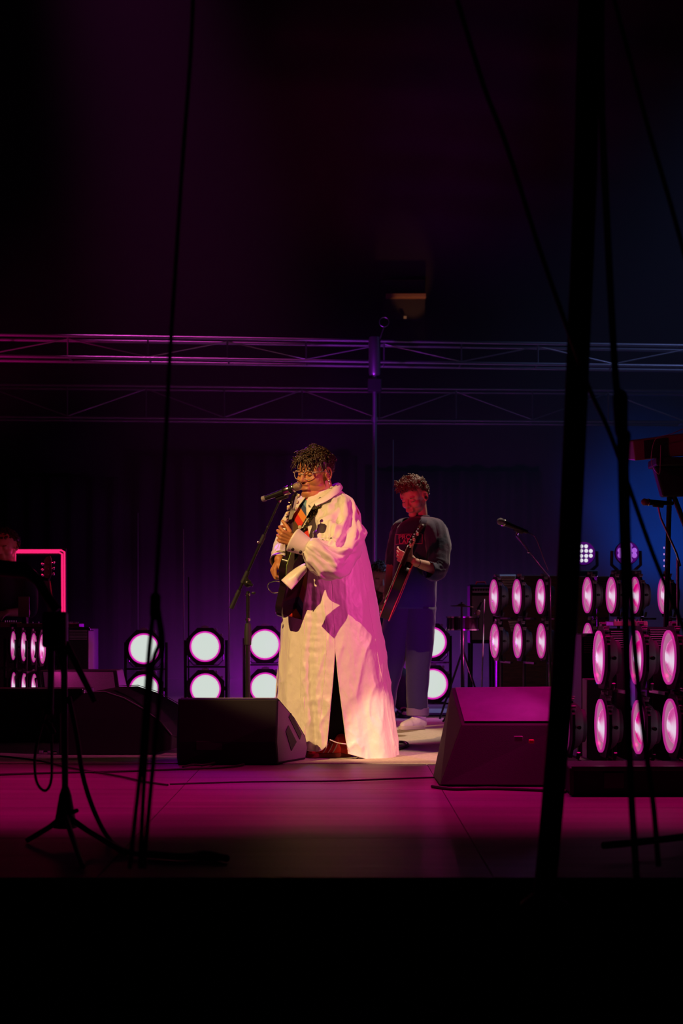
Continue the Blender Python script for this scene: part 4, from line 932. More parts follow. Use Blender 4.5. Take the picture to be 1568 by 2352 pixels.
# ------------------------------------------------------------------ the second guitarist
DG = 12.36
GT = thing('person', 'man in a navy shirt and jeans looking down at his guitar', 'person', (W(940, 1421, DG).x, DG, 0))
gC = W(950, 1140, DG-.05); phi2 = math.radians(56); gR = Rm(PI+phi2, math.radians(22), math.radians(2)); gs = 1.10
mb = MB(); GP = face_clay(mb, gC, gR, gs, .0, 0)
mb.chain([GP(-.03, 0, -.03), W(963, 1183, DG+.0), W(963, 1205, DG+.0)], [.060, .058, .055])
mb.chain([W(962, 1225, DG), W(955, 1300, DG), W(945, 1390, DG)], [.13, .14, .13])
SHn, SHf = W(1003, 1218, DG-.12), W(925, 1215, DG+.12); ELn = W(1004, 1308, DG-.24); WRn = W(951, 1291, DG-.42)
mb.chain([W(965, 1216, DG), SHn, ELn, WRn], [.06, .052, .042, .028])
ELf, WRf = W(900, 1300, DG+.16), W(888, 1372, DG-.02); mb.chain([W(950, 1216, DG), SHf, ELf, WRf], [.06, .052, .042, .028])
mb.chain([W(925, 1400, DG), W(897, 1530, DG+.02), W(880, 1650, DG+.18)], [.09, .06, .04]); mb.chain([W(962, 1400, DG-.05), W(959, 1530, DG-.06), W(960, 1650, DG-.02)], [.09, .06, .04])
mb.chain([W(960, 1650, DG-.02), W(958, 1664, DG-.02), W(935, 1668, DG-.05)], [.036, .030, .024])
hand_clay(mb, WRn, (-.94, -.10, .36), (.10, -.90, -.45), 1.04, [(12, 45, 35), (25, 60, 45), (30, 62, 45), (35, 60, 50)], [(.3, .9, -.1, .040), (.15, 1, .1, .034), (-.1, 1, .1, .026)], .05, -1)
hand_clay(mb, WRf, (-.5, -.3, -.8), (-.9, -.3, .3), .98, [(25, 55, 40)]*4, [(.9, .3, -.5, .034), (.8, -.1, -.6, .030), (.8, -.3, -.6, .024)], .0, -1)
iR2 = np.array(gR.transposed()); gCn = np.array(gC)
def lip2(c):
    q = (c-gCn) @ iR2.T/gs; y = q[:, 1]; return (q[:, 0] > .085-8*y*y) & (np.abs(y) < .021) & (q[:, 2] > -.0755) & (q[:, 2] < -.0535)
remesh('body', mb, .0034, 3, [M['skin2'], M['lip2']], GT, [lip2])
for q in (-1, 1):
    mb = MB(); mb.tube([GP(.0890-abs(t)*.012, q*(.031+t*.019), .0145) for t in (-1, -.5, 0, .5, 1)], [.0016*gs, .003*gs, .0032*gs, .0026*gs, .0012*gs], 6); mb.build('eyebrow', M['hair2'], GT)
    mb = MB(); mb.tube([GP(.0870-.010*t*t, q*(.031+t*.0135), -.0095-.002*(1-t*t)) for t in (-1, -.5, 0, .5, 1)], .0015*gs, 5); mb.build('eyelashes', M['lash'], GT)
def regg(d): return (d.z > .32 and d.x > -.1) or (d.x < .0 and d.z > -.45 and not (abs(d.y) > .8 and d.z < .15 and d.x > -.3)) or (d.z > .62)
mb = curls_mesh(620, gC, gR, gs, regg, .99, 1.05, .014, .034, .0034, 9, .1, .010)
def regf(d): return d.x > .45 and .38 < d.z < .75
m2_ = curls_mesh(90, gC, gR, gs, regf, 1.02, 1.10, .022, .040, .0036, 12, -.1, .011); mb.add(m2_.v, m2_.f)
mb.ell(gC+gR @ Vector((-.026*gs, 0, .040*gs)), (.096*gs, .080*gs, .086*gs), 24, 14, gR); mb.build('hair', M['hair2'], GT, 180)
mb = MB(); mb.ell(GP(.002, .084, -.014), (.009, .006, .010)); mb.build('earpiece', M['gblack'], GT)
# loose T-shirt with wide sleeves
mb = MB(); seg_ = []
TT = [(1187, 943, 985, .068), (1190, 940, 988, .085), (1196, 930, 997, .12), (1202, 920, 1005, .135), (1212, 912, 1014, .145), (1235, 906, 1012, .155), (1290, 904, 1006, .155), (1340, 900, 1002, .155), (1380, 897, 1000, .158), (1398, 896, 998, .16)]
rows = []
for i in range(46):
    y = 1187+(1400-1187)*i/45; xl = np.interp(y, [t[0] for t in TT], [t[1] for t in TT]); xr = np.interp(y, [t[0] for t in TT], [t[2] for t in TT]); ry = np.interp(y, [t[0] for t in TT], [t[3] for t in TT])
    cx = ((xl+xr)/2-784)*DG/F; rx = (xr-xl)/2*DG/F; z = H+(YH-y)*DG/F; r = []
    for k in range(72):
        a = 2*PI*k/72; t = i/45; f = .02*math.sin(5*a+3*t)*t+.05*(ridged(math.cos(a)*1.6, math.sin(a)*1.6+t, t*3.3+a*.1*0, 3)-.5)*(.3+.7*t)
        r.append((cx+rx*math.cos(a)*(1+f), DG+ry*math.sin(a)*(1+f), z+(.0 if y < 1390 else -.006*math.cos(a-1))))
    rows.append(r)
mb.grid(rows, True); mb.build('shirt', M['tee'], GT, 180, thick=.004)
def tsleeve(pts, rr, seed):
    P_ = curve_pts(pts, 40); m_ = len(P_); d0 = (P_[1]-P_[0]).normalized(); _, u, w = ortho(d0); rows = []
    for i, p in enumerate(P_):
        d = (P_[min(i+1, m_-1)]-P_[max(i-1, 0)]).normalized(); u = (u-d*u.dot(d)).normalized(); w = d.cross(u); t = i/(m_-1); R_ = float(np.interp(t, np.linspace(0, 1, len(rr)), rr))
        rows.append([p+(u*math.cos(a)+w*math.sin(a))*R_*(1+.22*(ridged(math.cos(a)*1.5+seed, math.sin(a)*1.5, t*2.6, 3)-.45)*min(1, t*3)) for a in [2*PI*k/48 for k in range(48)]])
    mb = MB(); mb.grid(rows, True); mb.build('sleeve', M['tee'], GT, 180, thick=.004)
tsleeve([W(985, 1208, DG-.03), W(1001, 1222, DG-.12), W(1006, 1262, DG-.19), W(1003, 1300, DG-.25), W(996, 1312, DG-.30), W(984, 1309, DG-.34)], [.065, .085, .082, .078, .066, .054], 1.1)
tsleeve([W(940, 1208, DG+.06), W(925, 1222, DG+.13), W(915, 1262, DG+.17), W(908, 1300, DG+.18)], [.065, .082, .08, .07], 5.1)
cb_ = W(964, 1187, DG); mb = MB(); mb.tube([cb_+Vector((.064*math.cos(a), .067*math.sin(a), .002)) for a in [2*PI*k/32 for k in range(33)]], .006, 8); mb.build('neck_band', M['tee'], GT)
# lettering on the shirt
def on_shirt(x, off=.009):                                             # depth of the shirt front at x
    cx = ((905+1010)/2-784)*DG/F; rx = 52.5*DG/F; q = max(-.985, min(.985, (x-cx)/rx)); return DG-.155*math.sqrt(1-q*q)-off
def text(body_, size, px, py, m, parent, name):
    cu = bpy.data.curves.new(name, 'FONT'); cu.body = body_; cu.size = size; cu.offset = .0006
    o = bpy.data.objects.new(name+'_t', cu); COL.objects.link(o); dg = bpy.context.evaluated_depsgraph_get(); dg.update()
    me = bpy.data.meshes.new_from_object(o.evaluated_get(dg)); bpy.data.objects.remove(o)
    p = W(px, py, DG); L0 = Vector(parent.location)
    for v in me.vertices: x = p.x+v.co.x*1.05; z = p.z+v.co.y; v.co = Vector((x, on_shirt(x), z))-L0
    q = link(name, me, m, parent); t_ = q.modifiers.new('t', 'SOLIDIFY'); t_.thickness = .002; return q
text('PROT', .044, 913, 1240, M['print'], GT, 'print_lettering'); text('LARE', .044, 914, 1250.5, M['print'], GT, 'print_lettering')
def wr(px, py): p = W(px, py, DG); return (p.x, on_shirt(p.x), p.z)
bp_ = [(907+k*3, 1229) for k in range(21)]+[(967, 1232+k*4) for k in range(5)]+[(967-k*3, 1251) for k in range(21)]+[(907, 1248-k*4) for k in range(5)]
mb = MB(); mb.tube([wr(*q) for q in bp_]+[wr(*bp_[0])], .0016, 4); mb.build('print_border', M['print'], GT)
# jeans with rolled cuffs
for (pts, rr, cf) in (([W(926, 1392, DG), W(908, 1470, DG), W(897, 1530, DG+.02), W(885, 1590, DG+.1), W(878, 1650, DG+.18)], [.125, .105, .088, .080, .080], 0),
                      ([W(962, 1392, DG-.03), W(963, 1470, DG-.05), W(960, 1530, DG-.06), W(958, 1590, DG-.04), W(959, 1642, DG-.02)], [.118, .10, .084, .074, .072], 1)):
    mb = MB(); P_ = curve_pts(pts, 50); m_ = len(P_); rows = []
    for i, p in enumerate(P_):
        t = i/(m_-1); R_ = float(np.interp(t, np.linspace(0, 1, len(rr)), rr))
        rows.append([(p.x+R_*math.cos(a)*(1+.07*(ridged(math.cos(a)*1.3, math.sin(a)*1.3+3*cf, t*6, 3)-.5)), p.y+R_*math.sin(a), p.z+.01*math.sin(a*2)) for a in [2*PI*k/48 for k in range(48)]])
    mb.grid(rows, True); mb.build('trouser_leg', M['jeans'], GT, 180, thick=.004)
    e_ = P_[-1]; mb = MB(); mb.lathe([(.074, .012), (.080, .010), (.080, -.040), (.075, -.043), (.072, -.040), (.072, .01)], (e_.x, e_.y, e_.z+.04), seg=40); mb.build('rolled_cuff', mat('denim_inside', (.16, .10, .17), .9), GT)
f_ = DG-.08
shoe(GT, (W(917, 0, f_).x, f_-.06, .012), (W(976, 0, f_).x, f_+.09, .012), 0, M['white'], M['gum'], None, .052)
shoe(GT, (W(838, 0, DG+.12).x, DG+.1, .012), (W(895, 0, DG+.2).x, DG+.22, .012), 0, M['white'], M['gum'], None, .052)
mb = MB(); d_ = (ELn-WRn).normalized(); mb.lathe([(.030, -.002), (.0325, 0), (.030, .003)], WRn+d_*.03, d_, 24, True); mb.build('wrist_band', M['gblack'], GT)
half2 = [(0, 0), (.006, .08), (.05, .165), (.13, .19), (.21, .150), (.26, .125), (.32, .135), (.38, .13), (.42, .085), (.405, .05), (.37, .03), (.365, 0)]
gr2, G2, GL2, ghs2 = guitar('dark hollow guitar with glowing red edges held by the man', W(888, 1412, DG-.30), W(972, 1204, DG-.62), (-.96, .08, -.2), half2, .066, M['gbrown'], None, None, M['bind'], M['gbrown'], 'cream', turn=.06)
a_ = [W(984, 1199, DG-.10), W(976, 1218, DG-.20), W(962, 1245, DG-.22)]; b_ = [W(970, 1202, DG-.12), W(963, 1216, DG-.20), W(950, 1240, DG-.22)]
a_ = curve_pts([W(993, 1203, DG+.05), W(986, 1199, DG-.06), W(975, 1212, DG-.17), W(955, 1240, DG-.20), W(925, 1300, DG-.22)], 20); b_ = curve_pts([W(977, 1196, DG+.05), W(969, 1197, DG-.07), W(960, 1208, DG-.175), W(942, 1235, DG-.20), W(912, 1298, DG-.22)], 20)
mb = MB(); mb.grid([a_, b_]); mb.build('strap', M['gblack'], gr2, 180, thick=.004)
# ------------------------------------------------------------------ two dim faces behind
def simple_person(label, px, py, D, phi, pitch, shirt_m, s=1.08, beard=False, seat=False, seed=1, hairm='hair', inst=True):
    c = W(px, py, D); root = thing('person', label, 'person', (c.x, D+.05, 0)); R = Rm(PI+phi, pitch); mb = MB(); P_ = face_clay(mb, c, R, s, .2, 0)
    fw = Vector((-math.cos(phi), -math.sin(phi), 0)); lf = Vector((math.sin(phi), -math.cos(phi), 0)); up = Vector((0, 0, 1))
    B = c-fw*.03
    mb.chain([P_(-.03, 0, -.03), B-up*.20], [.06, .065]); ch = B-up*.34; hip = B-up*.78
    mb.chain([B-up*.22, ch, hip], [.10, .14, .14])
    for q in (-1, 1):
        sh = B-up*.25+lf*q*.19; el = sh-up*.28+fw*.06+lf*q*.04; wr = el+fw*.24-up*.01-lf*q*.06
        mb.chain([B-up*.24+lf*q*.05, sh, el, wr], [.08, .058, .043, .029]); hand_clay(mb, wr, fw-up*.15, up*.9+lf*q*.3, .98, [(20, 30, 25)]*4, [(.7, .6, -.3, .034), (.8, .3, -.3, .03), (.9, .1, -.2, .024)], .0, -q)
    g0 = hip.z
    for q in (-1, 1):
        hp = hip+lf*q*.10
        if seat: kn = hp+fw*.42-up*.02; ft = Vector((kn.x, kn.y, .07))
        else: kn = Vector((hp.x, hp.y, hp.z*.53))+fw*.03; ft = Vector((hp.x, hp.y, .07))
        mb.chain([hp, kn, ft, ft+fw*.15-up*.03], [.095, .062, .04, .03])
    remesh('body', mb, .006, 3, [M['skin2']], root)
    mb = MB(); mb.chain([B-up*.235, ch, hip], [.115, .165, .165], 24)
    for q in (-1, 1): sh = B-up*.25+lf*q*.19; mb.chain([B-up*.25+lf*q*.06, sh, sh-up*.27+fw*.05+lf*q*.04], [.09, .075, .062], 18)
    remesh('shirt', mb, .012, 5, [shirt_m], root, disp=lambda p: .008*mnoise.noise(p*9))
    mb = MB()
    for q in (-1, 1):
        hp = hip+lf*q*.10
        if seat: kn = hp+fw*.42-up*.02; ft = Vector((kn.x, kn.y, .12))
        else: kn = Vector((hp.x, hp.y, hp.z*.53))+fw*.03; ft = Vector((hp.x, hp.y, .10))
        mb.chain([hp, kn, ft], [.11, .08, .065], 18)
    remesh('trousers', mb, .014, 3, [M['trouser']], root)
    for q in (-1, 1):
        hp = hip+lf*q*.10; k_ = (hp+fw*.42 if seat else hp); k_ = Vector((k_.x, k_.y, .014)); shoe(root, k_+fw*.19, k_-fw*.08, 0, M['gblack'], M['rubber'], None, .05, False)
    mb = curls_mesh(260, c, R, s, lambda d: (d.z > .4) or (d.x < 0 and d.z > -.5), .99, 1.04, .012, .03, .004, seed, .3, .009)
    mb.ell(c+R @ Vector((-.026*s, 0, .04*s)), (.097*s, .08*s, .087*s), 20, 12, R); mb.build('hair', M[hairm], root, 180)
    for q in (-1, 1):
        mb = MB(); mb.tube([P_(.089-abs(t)*.012, q*(.031+t*.019), .0145) for t in (-1, 0, 1)], .003*s, 5); mb.build('eyebrow', M['hair'], root)
    if beard:
        m3 = MB(); rb = random.Random(4)
        for i in range(170):
            a = rb.uniform(-1.25, 1.25); z = rb.uniform(-.125, -.075); p = P_(.018+.066*math.cos(a), .06*math.sin(a), z); m3.cap(p, p+R @ Vector((.008, 0, -.02)), .004, .002, 5)
        m3.build('beard', M['hair2'], root, 180)
    return root
simple_person('bearded man seated far back, red lit face beside the ivory robe', 873, 1330, 14.2, math.radians(100), math.radians(10), M['tee'], 1.12, True, True, 21, 'hair2')
mb = MB(); c = W(868, 1421, 14.25); root = thing('drum_stool', 'round black stool under the seated bearded man', 'stool', (c.x, 14.27, 0))
zs = H+(YH-1330)*14.2/F-.78-.13
mb = MB(); mb.lathe([(0, zs-.05), (.16, zs-.05), (.18, zs-.03), (.17, zs), (0, zs+.005)], (c.x, 14.27, 0), seg=28); mb.build('seat', M['black'], root)
mb = MB(); mb.cyl((c.x, 14.27, .015), (c.x, 14.27, zs-.04), .025); mb.lathe([(0, .012), (.2, .012), (.18, .03), (0, .04)], (c.x, 14.27, 0), seg=28); mb.build('pedestal', M['blackmetal'], root)
simple_person('person with dim red lit face standing behind the desk at the left edge', 14, 1254, 14.12, math.radians(70), math.radians(12), M['tee'], 1.10, False, False, 31, 'hair')
# ================================================================== DESK AND NEON FRAME AT THE LEFT
D = 14.4
root = thing('neon_frame', 'hot pink neon tube frame behind the left desk', 'neon light', (W(90, 1421, D).x, D, 0))
for dx, dy in ((0, 0), (-5.5, 4.6)):
    a_ = [W(-90-dx, 1264+dy, D), W(141+dx, 1264+dy, D), W(148+dx, 1268+dy, D), W(148+dx, 1290, D), W(148.5+dx*.9, 1500, D)]
    mb = MB(); mb.tube(a_, .0078, 8); mb.build('neon_tube', M['neon'], root)
mb = MB(); mb.box(W(30, 1268, D+.03), (.86, .02, .05)); mb.build('top_rail', M['black'], root)
x_ = W(146, 1300, D+.03).x; z_ = W(146, 1262, D).z
mb = MB(); mb.box((x_, D+.03, z_/2+.02), (.05, .02, z_-.02)); mb.build('side_rail', M['black'], root)
l = bpy.data.lights.new('neon_glow', 'AREA'); l.shape = 'RECTANGLE'; l.size = .8; l.size_y = .03; l.energy = 2.2; l.color = (1, .02, .15); lo = bpy.data.objects.new('neon_glow', l); COL.objects.link(lo); lo.location = W(70, 1275, D-.06); lo.rotation_euler = (math.radians(-30), 0, 0)
case('long black equipment desk at the far left with red lit top', -140, 205, 13.35, .5, H+(1421-1443)*13.5/F, .012, 'equipment_desk', None)
for i, (px, py, w_, h_, lab) in enumerate(((78, 1437, 110, 9, 'flat red lit mixing panel on the left desk'), (20, 1432, 40, 12, 'small box at the left end of the desk'), (165, 1432, 34, 9, 'pink lit tray at the right end of the desk'))):
    p = W(px, py, 13.5); k = 13.5/F; zt2 = H+(1421-1443)*13.5/F
    root = thing('control_box', lab, 'equipment', (p.x, 13.62, zt2), 'gear on the left desk')
    mb = MB(); mb.box((p.x, 13.62, zt2+.006+h_*k/2), (w_*k, .25, h_*k)); mb.build('housing', M['keyb'], root, 0, bevel=.004)
    mb = MB()
    for j in range(6): mb.cyl((p.x+(j-2.5)*w_*k/8, 13.58, zt2+h_*k), (p.x+(j-2.5)*w_*k/8, 13.58, zt2+h_*k+.02), .006, seg=8)
    mb.build('knobs', M['chrome'], root)
# racked guitar within the neon frame
p0, p1 = W(122, 1420, 14.2), W(108, 1278, 14.2)
guitar('red lit guitar leaning upright inside the neon frame', p0-(p1-p0)*.9+Vector((0, 0, 0)), p1, (-.5, -.85, 0), half1, .04, M['gbrown'], None, None, None, M['bind'], 'chrome')[0]
root = thing('guitar_rack', 'small dark rack behind the left desk holding a guitar', 'rack', (W(122, 1421, 14.3).x, 14.32, 0))
mb = MB(); mb.box((root.location.x, 14.34, .02), (.4, .25, .03)); mb.cyl((root.location.x, 14.36, .03), (root.location.x, 14.36, .9), .012); mb.build('rack_frame', M['blackmetal'], root)
# monitors / laptop on desk
p = W(52, 1400, 13.5); root = thing('monitor_screen', 'small dark red screen standing on the left desk', 'screen', (p.x, 13.55, p.z-.1))
mb = MB(); mb.box((p.x, 13.55, W(0, 1394, 13.55).z), (.085, .015, .16)); mb.build('screen_case', M['keyb'], root, bevel=.003)
mb = MB(); zz = H+(1421-1443)*13.5/F; mb.box((p.x, 13.57, (zz+p.z-.0)/2), (.03, .03, abs(p.z-zz)+.03)); mb.build('screen_foot', M['black'], root)
# grey louvred box right of it
p = W(180, 1456, 13.2); root = thing('amplifier', 'low grey ribbed amplifier box right of the dark left desk', 'amplifier', (p.x, 13.3, 0))
k = 13.2/F; mb = MB(); mb.box((p.x, 13.35, (W(0, 1445, 13.2).z)/2), (46*k, .3, W(0, 1445, 13.2).z-.02)); mb.build('housing', M['blackpaint'], root, 0, bevel=.006)
for j in range(7):
    mb = MB(); mb.box((p.x, 13.195, W(0, 1448+j*3.4, 13.2).z), (40*k, .012, .005)); mb.build('rib', M['silvergrille'], root, 0)
# ================================================================== BACKLINE AT THE RIGHT
def amp(label, px0, px1, py0, py1, D, gm='silvergrille', head=True):
    a, b = W(px0, py0, D), W(px1, py1, D); root = thing('guitar_amplifier', label, 'amplifier', ((a.x+b.x)/2, D+.15, 0), 'amplifiers at the back right')
    cx = (a.x+b.x)/2; w_ = b.x-a.x
    mb = MB(); mb.box((cx, D+.15, (a.z+b.z)/2), (w_, .3, a.z-b.z)); mb.build('cabinet', M['blackpaint'], root, 0, bevel=.012)
    zc = (a.z+b.z)/2-.03; mb = MB(); mb.box((cx, D-.004, zc), (w_-.03, .01, (a.z-b.z)-.12)); mb.build('grille_cloth', M[gm], root, 0, bevel=.003)
    mb = MB(); mb.box((cx, D-.004, a.z-.045), (w_-.04, .012, .045)); cp_ = mb.build('control_panel', M['alu'], root, 0, bevel=.002)
    mb = MB()
    for j in range(8): mb.cyl((cx-w_*.38+j*w_*.105, D-.012, a.z-.045), (cx-w_*.38+j*w_*.105, D-.03, a.z-.045), .009, seg=10)
    mb.build('knobs', M['rubber'], cp_)
    mb = MB(); mb.tube([(cx-w_*.2, D+.15, a.z), (cx-w_*.17, D+.15, a.z+.02), (cx+w_*.17, D+.15, a.z+.02), (cx+w_*.2, D+.15, a.z)], .008, 6); mb.build('handle', M['bind'], root)
    if b.z > .05:
        for sx in (-.45, .45):
            for dy_ in (.03, .27):
                mb = MB(); mb.cyl((cx+sx*w_, D+dy_, .01), (cx+sx*w_*.95, D+dy_, b.z), .012, seg=8); mb.build('leg', M['blackmetal'], root)
    return root
amp('guitar amplifier with red top edge left of the block of six pink lamps', 1079, 1136, 1342, 1478, 14.0)
root = thing('louvred_cabinet', 'dark wooden speaker cabinet with pale louvres behind the six pink lamps', 'cabinet', (W(1205, 1421, 13.9).x, 14.1, 0))
a, b = W(1142, 1318, 13.9), W(1290, 1500, 13.9); mb = MB(); mb.box(((a.x+b.x)/2, 14.12, a.z/2), (b.x-a.x, .42, a.z-.02)); mb.build('cabinet_body', M['wood'], root, 0, bevel=.008)
for y0, n_, xa, xb in ((1322, 8, 1147, 1184), (1425, 7, 1166, 1192)):
    for j in range(n_):
        y = y0+j*3.7; sl = (j*1.9 if n_ == 8 else j*1.2); p = W(xa+sl, y, 13.9); q = W(xb-(j*1.2 if n_ == 7 else j*.6), y, 13.9)
        mb = MB(); mb.box(((p.x+q.x)/2, 13.895, p.z), (q.x-p.x, .03, .0065), Matrix.Rotation(.5, 3, 'X')); mb.build('slat', M['slat'], root, 0)
for (px0, px1) in ((1326, 1352), (1372, 1400)):
    a, b = W(px0, 1320, 13.7), W(px1, 1345, 13.7); root = thing('ribbed_cabinet', 'dim ribbed cabinet top behind the back row lamps, %s' % ('beside the tent pole' if px0 < 1350 else 'below the violet wash light'), 'cabinet', ((a.x+b.x)/2, 13.85, 0), 'ribbed cabinets')
    mb = MB(); mb.box(((a.x+b.x)/2, 13.86, a.z/2), (b.x-a.x, .28, a.z-.02)); mb.build('cabinet_body', M['wood'], root, 0, bevel=.006)
    for j in range(7):
        mb = MB(); mb.box(((a.x+b.x)/2, 13.71, a.z-.02-j*.013), (b.x-a.x-.02, .02, .005)); mb.build('slat', M['silvergrille'], root, 0)
# effects board tops behind large lamps
for i, (px0, px1, py0, py1, D_, lab) in enumerate(((1335, 1398, 1452, 1500, 9.6, 'dim grey equipment box behind the large lamps, nearest the tent pole'), (1396, 1440, 1440, 1478, 9.5, 'dim grey equipment box between the large front lamps'), (1486, 1540, 1436, 1478, 9.5, 'dim grey equipment box beside the right edge lamp'))):
    a, b = W(px0, py0, D_), W(px1, py1, D_); root = thing('equipment_box', lab, 'box', ((a.x+b.x)/2, D_+.2, 0), 'grey boxes behind the front lamps')
    mb = MB(); mb.box(((a.x+b.x)/2, D_+.2, a.z/2), (b.x-a.x, .4, a.z-.02)); mb.build('housing', M['blackpaint'], root, 0, bevel=.006)
    for j in range(8):
        mb = MB(); mb.box(((a.x+b.x)/2, D_-.003, a.z-.025-j*.012), (b.x-a.x-.03, .008, .004)); mb.build('rib', M['silvergrille'], root, 0)
a, b = W(1413, 1427, 9.4), W(1492, 1438, 9.4); root = thing('mixer', 'hot pink lit flat panel on boxes behind the large lamps', 'equipment', ((a.x+b.x)/2, 9.6, a.z-.04))
mb = MB(); mb.box(((a.x+b.x)/2, 9.62, (a.z+b.z)/2), (b.x-a.x, .3, a.z-b.z)); mb.build('housing', M['keyb'], root, 0, bevel=.004)
mb = MB()
for j in range(9): mb.cyl((a.x+.02+j*.018, 9.55, a.z), (a.x+.02+j*.018, 9.55, a.z+.012), .004, seg=8)
mb.build('knobs', M['chrome'], root)
for px, lab in ((1373, 'tiny blue indicator lamp on the floor gear below the first large lamps'),):
    p = W(px, 1570, 8.6); root = thing('indicator_box', lab, 'equipment', (p.x, 8.7, 0)); mb = MB(); mb.box((p.x, 8.72, p.z/2), (.10, .16, p.z+.04)); mb.build('housing', M['black'], root, bevel=.004)
    mb = MB(); mb.ell((p.x, 8.635, p.z), (.005, .004, .004)); mb.build('led', M['bluescreen'], root)
# cymbal on its stand, snare with a hanging microphone
root = thing('cymbal', 'thin bright-edged cymbal left of the amplifier', 'cymbal', W(1060, 1392, 12.9)); p = W(1060, 1392, 12.9)
mb = MB(); mb.lathe([(.0001, .018), (.02, .016), (.035, .006), (.085, -.002), (.086, -.004), (.034, .004), (.0001, .014)], p, (.04, -.03, 1), 40); mb.build('cymbal_plate', M['brass'], root)
root = thing('cymbal_stand', 'black stand of the cymbal left of the amplifier', 'stand', (p.x, p.y, 0)); mb = MB(); mb.cyl((p.x, p.y, .03), (p.x, p.y, p.z+.03), .009, seg=10); mb.build('tube', M['blackmetal'], root)
for k in range(3):
    a = k*2.094; mb = MB(); mb.cyl((p.x, p.y, .22), (p.x+.25*math.cos(a), p.y+.25*math.sin(a), .02), .008, seg=8); mb.build('leg', M['blackmetal'], root)
p = W(1068, 1432, 13.1); root = thing('drum', 'small dark snare drum under the cymbal', 'drum', (p.x, 13.3, 0))
mb = MB(); mb.lathe([(.0001, .05), (.12, .05), (.125, .045), (.125, -.05), (.0001, -.055)], (p.x, 13.35, p.z), seg=32); mb.build('shell', M['gblack'], root)
for z_ in (.048, -.048): mb = MB(); mb.lathe([(.124, -.005), (.131, -.005), (.131, .005), (.124, .005)], (p.x, 13.35, p.z+z_), seg=32, close=True); mb.build('hoop', M['chrome'], root)
for k in range(3):
    a = k*2.094+.5; mb = MB(); mb.cyl((p.x, 13.35, p.z-.2), (p.x+.2*math.cos(a), 13.35+.2*math.sin(a), .02), .008, seg=8); mb.build('leg', M['blackmetal'], root)
mb = MB(); mb.cyl((p.x, 13.35, p.z-.22), (p.x, 13.35, p.z-.05), .012, seg=8); mb.build('post', M['blackmetal'], root)
mic('microphone hanging in front of the amplifier grille', W(1096, 1408, 13.3), W(1106, 1384, 13.3), .02, gm='keyb')
root = thing('microphone_stand', 'black stand of the microphone at the amplifier grille', 'microphone stand', (W(1112, 1421, 13.3).x, 13.3, 0))
mb = MB(); mb.tube([W(1104, 1388, 13.3), W(1112, 1376, 13.3), W(1110, 1440, 13.3), (W(1104, 0, 13.3).x, 13.3, .03)], .006, 8); mb.build('tube', M['chrome'], root)
mb = MB(); mb.lathe([(.0001, .004), (.1, .004), (.1, .014), (.01, .03)], (W(1104, 0, 13.3).x, 13.3, 0), seg=24); mb.build('round_base', M['blackmetal'], root)
# ================================================================== CABLES ON THE STAGE
def cable(pts, r, label, m='rubber', n=40): return tag(MB().tube(curve_pts(pts, n), r, 8).build('floor_cable', M[m]), label, 'cable', 'cables on the stage floor')
def fl_(px, py, z=.014): D_ = F*(H-z)/(py-YH); return W(px, py, D_)
cable([fl_(-30, 1780), fl_(120, 1775), fl_(260, 1772), fl_(400, 1767), fl_(520, 1762), fl_(560, 1756)], .006, 'black cable running along the floor from the left edge to the centre wedge')
cable([fl_(-20, 1735), fl_(80, 1746), fl_(170, 1765), fl_(270, 1782), fl_(330, 1795), fl_(385, 1803)], .0055, 'black cable curling across the purple floor at left')
cable([fl_(390, 1801), fl_(560, 1796), fl_(760, 1794), fl_(900, 1789), fl_(1010, 1785)], .0045, 'thin taut cable between the centre wedge and the right wedge')
cable([fl_(812, 1713, .02), fl_(880, 1706, .02), fl_(925, 1704, .02), fl_(935, 1712, .02), fl_(905, 1723, .02), fl_(880, 1727, .02), fl_(850, 1735, .02)], .008, 'looped dark cable behind the hem of the ivory robe')
cable([W(757, 1699, 9.7), W(775, 1706, 9.70), W(795, 1709, 9.72), fl_(830, 1712, .02), fl_(862, 1715, .02)], .003, 'thin pale cord by the red shoe', 'white')
cable([fl_(992, 1806), fl_(1040, 1812), fl_(1120, 1811), fl_(1200, 1813), fl_(1300, 1818)], .008, 'thick cable along the foot of the right wedge')
cable([fl_(420, 1762, .02), fl_(440, 1757, .02), fl_(470, 1757, .02), fl_(500, 1750, .02)], .006, 'short glossy cable end under the centre wedge')
p = fl_(108, 1731, .02); root = thing('cable_connector', 'shiny metal cable connector lying on the floor at left', 'connector', p)
for q in range(4): mb = MB(); a_ = p+Vector((-.045+q*.026, 0, .008)); mb.cyl(a_, a_+Vector((.022, 0, 0)), .010-.001*q, seg=14); mb.build('segment', M['chrome' if q % 2 else 'silvergrille'], root)
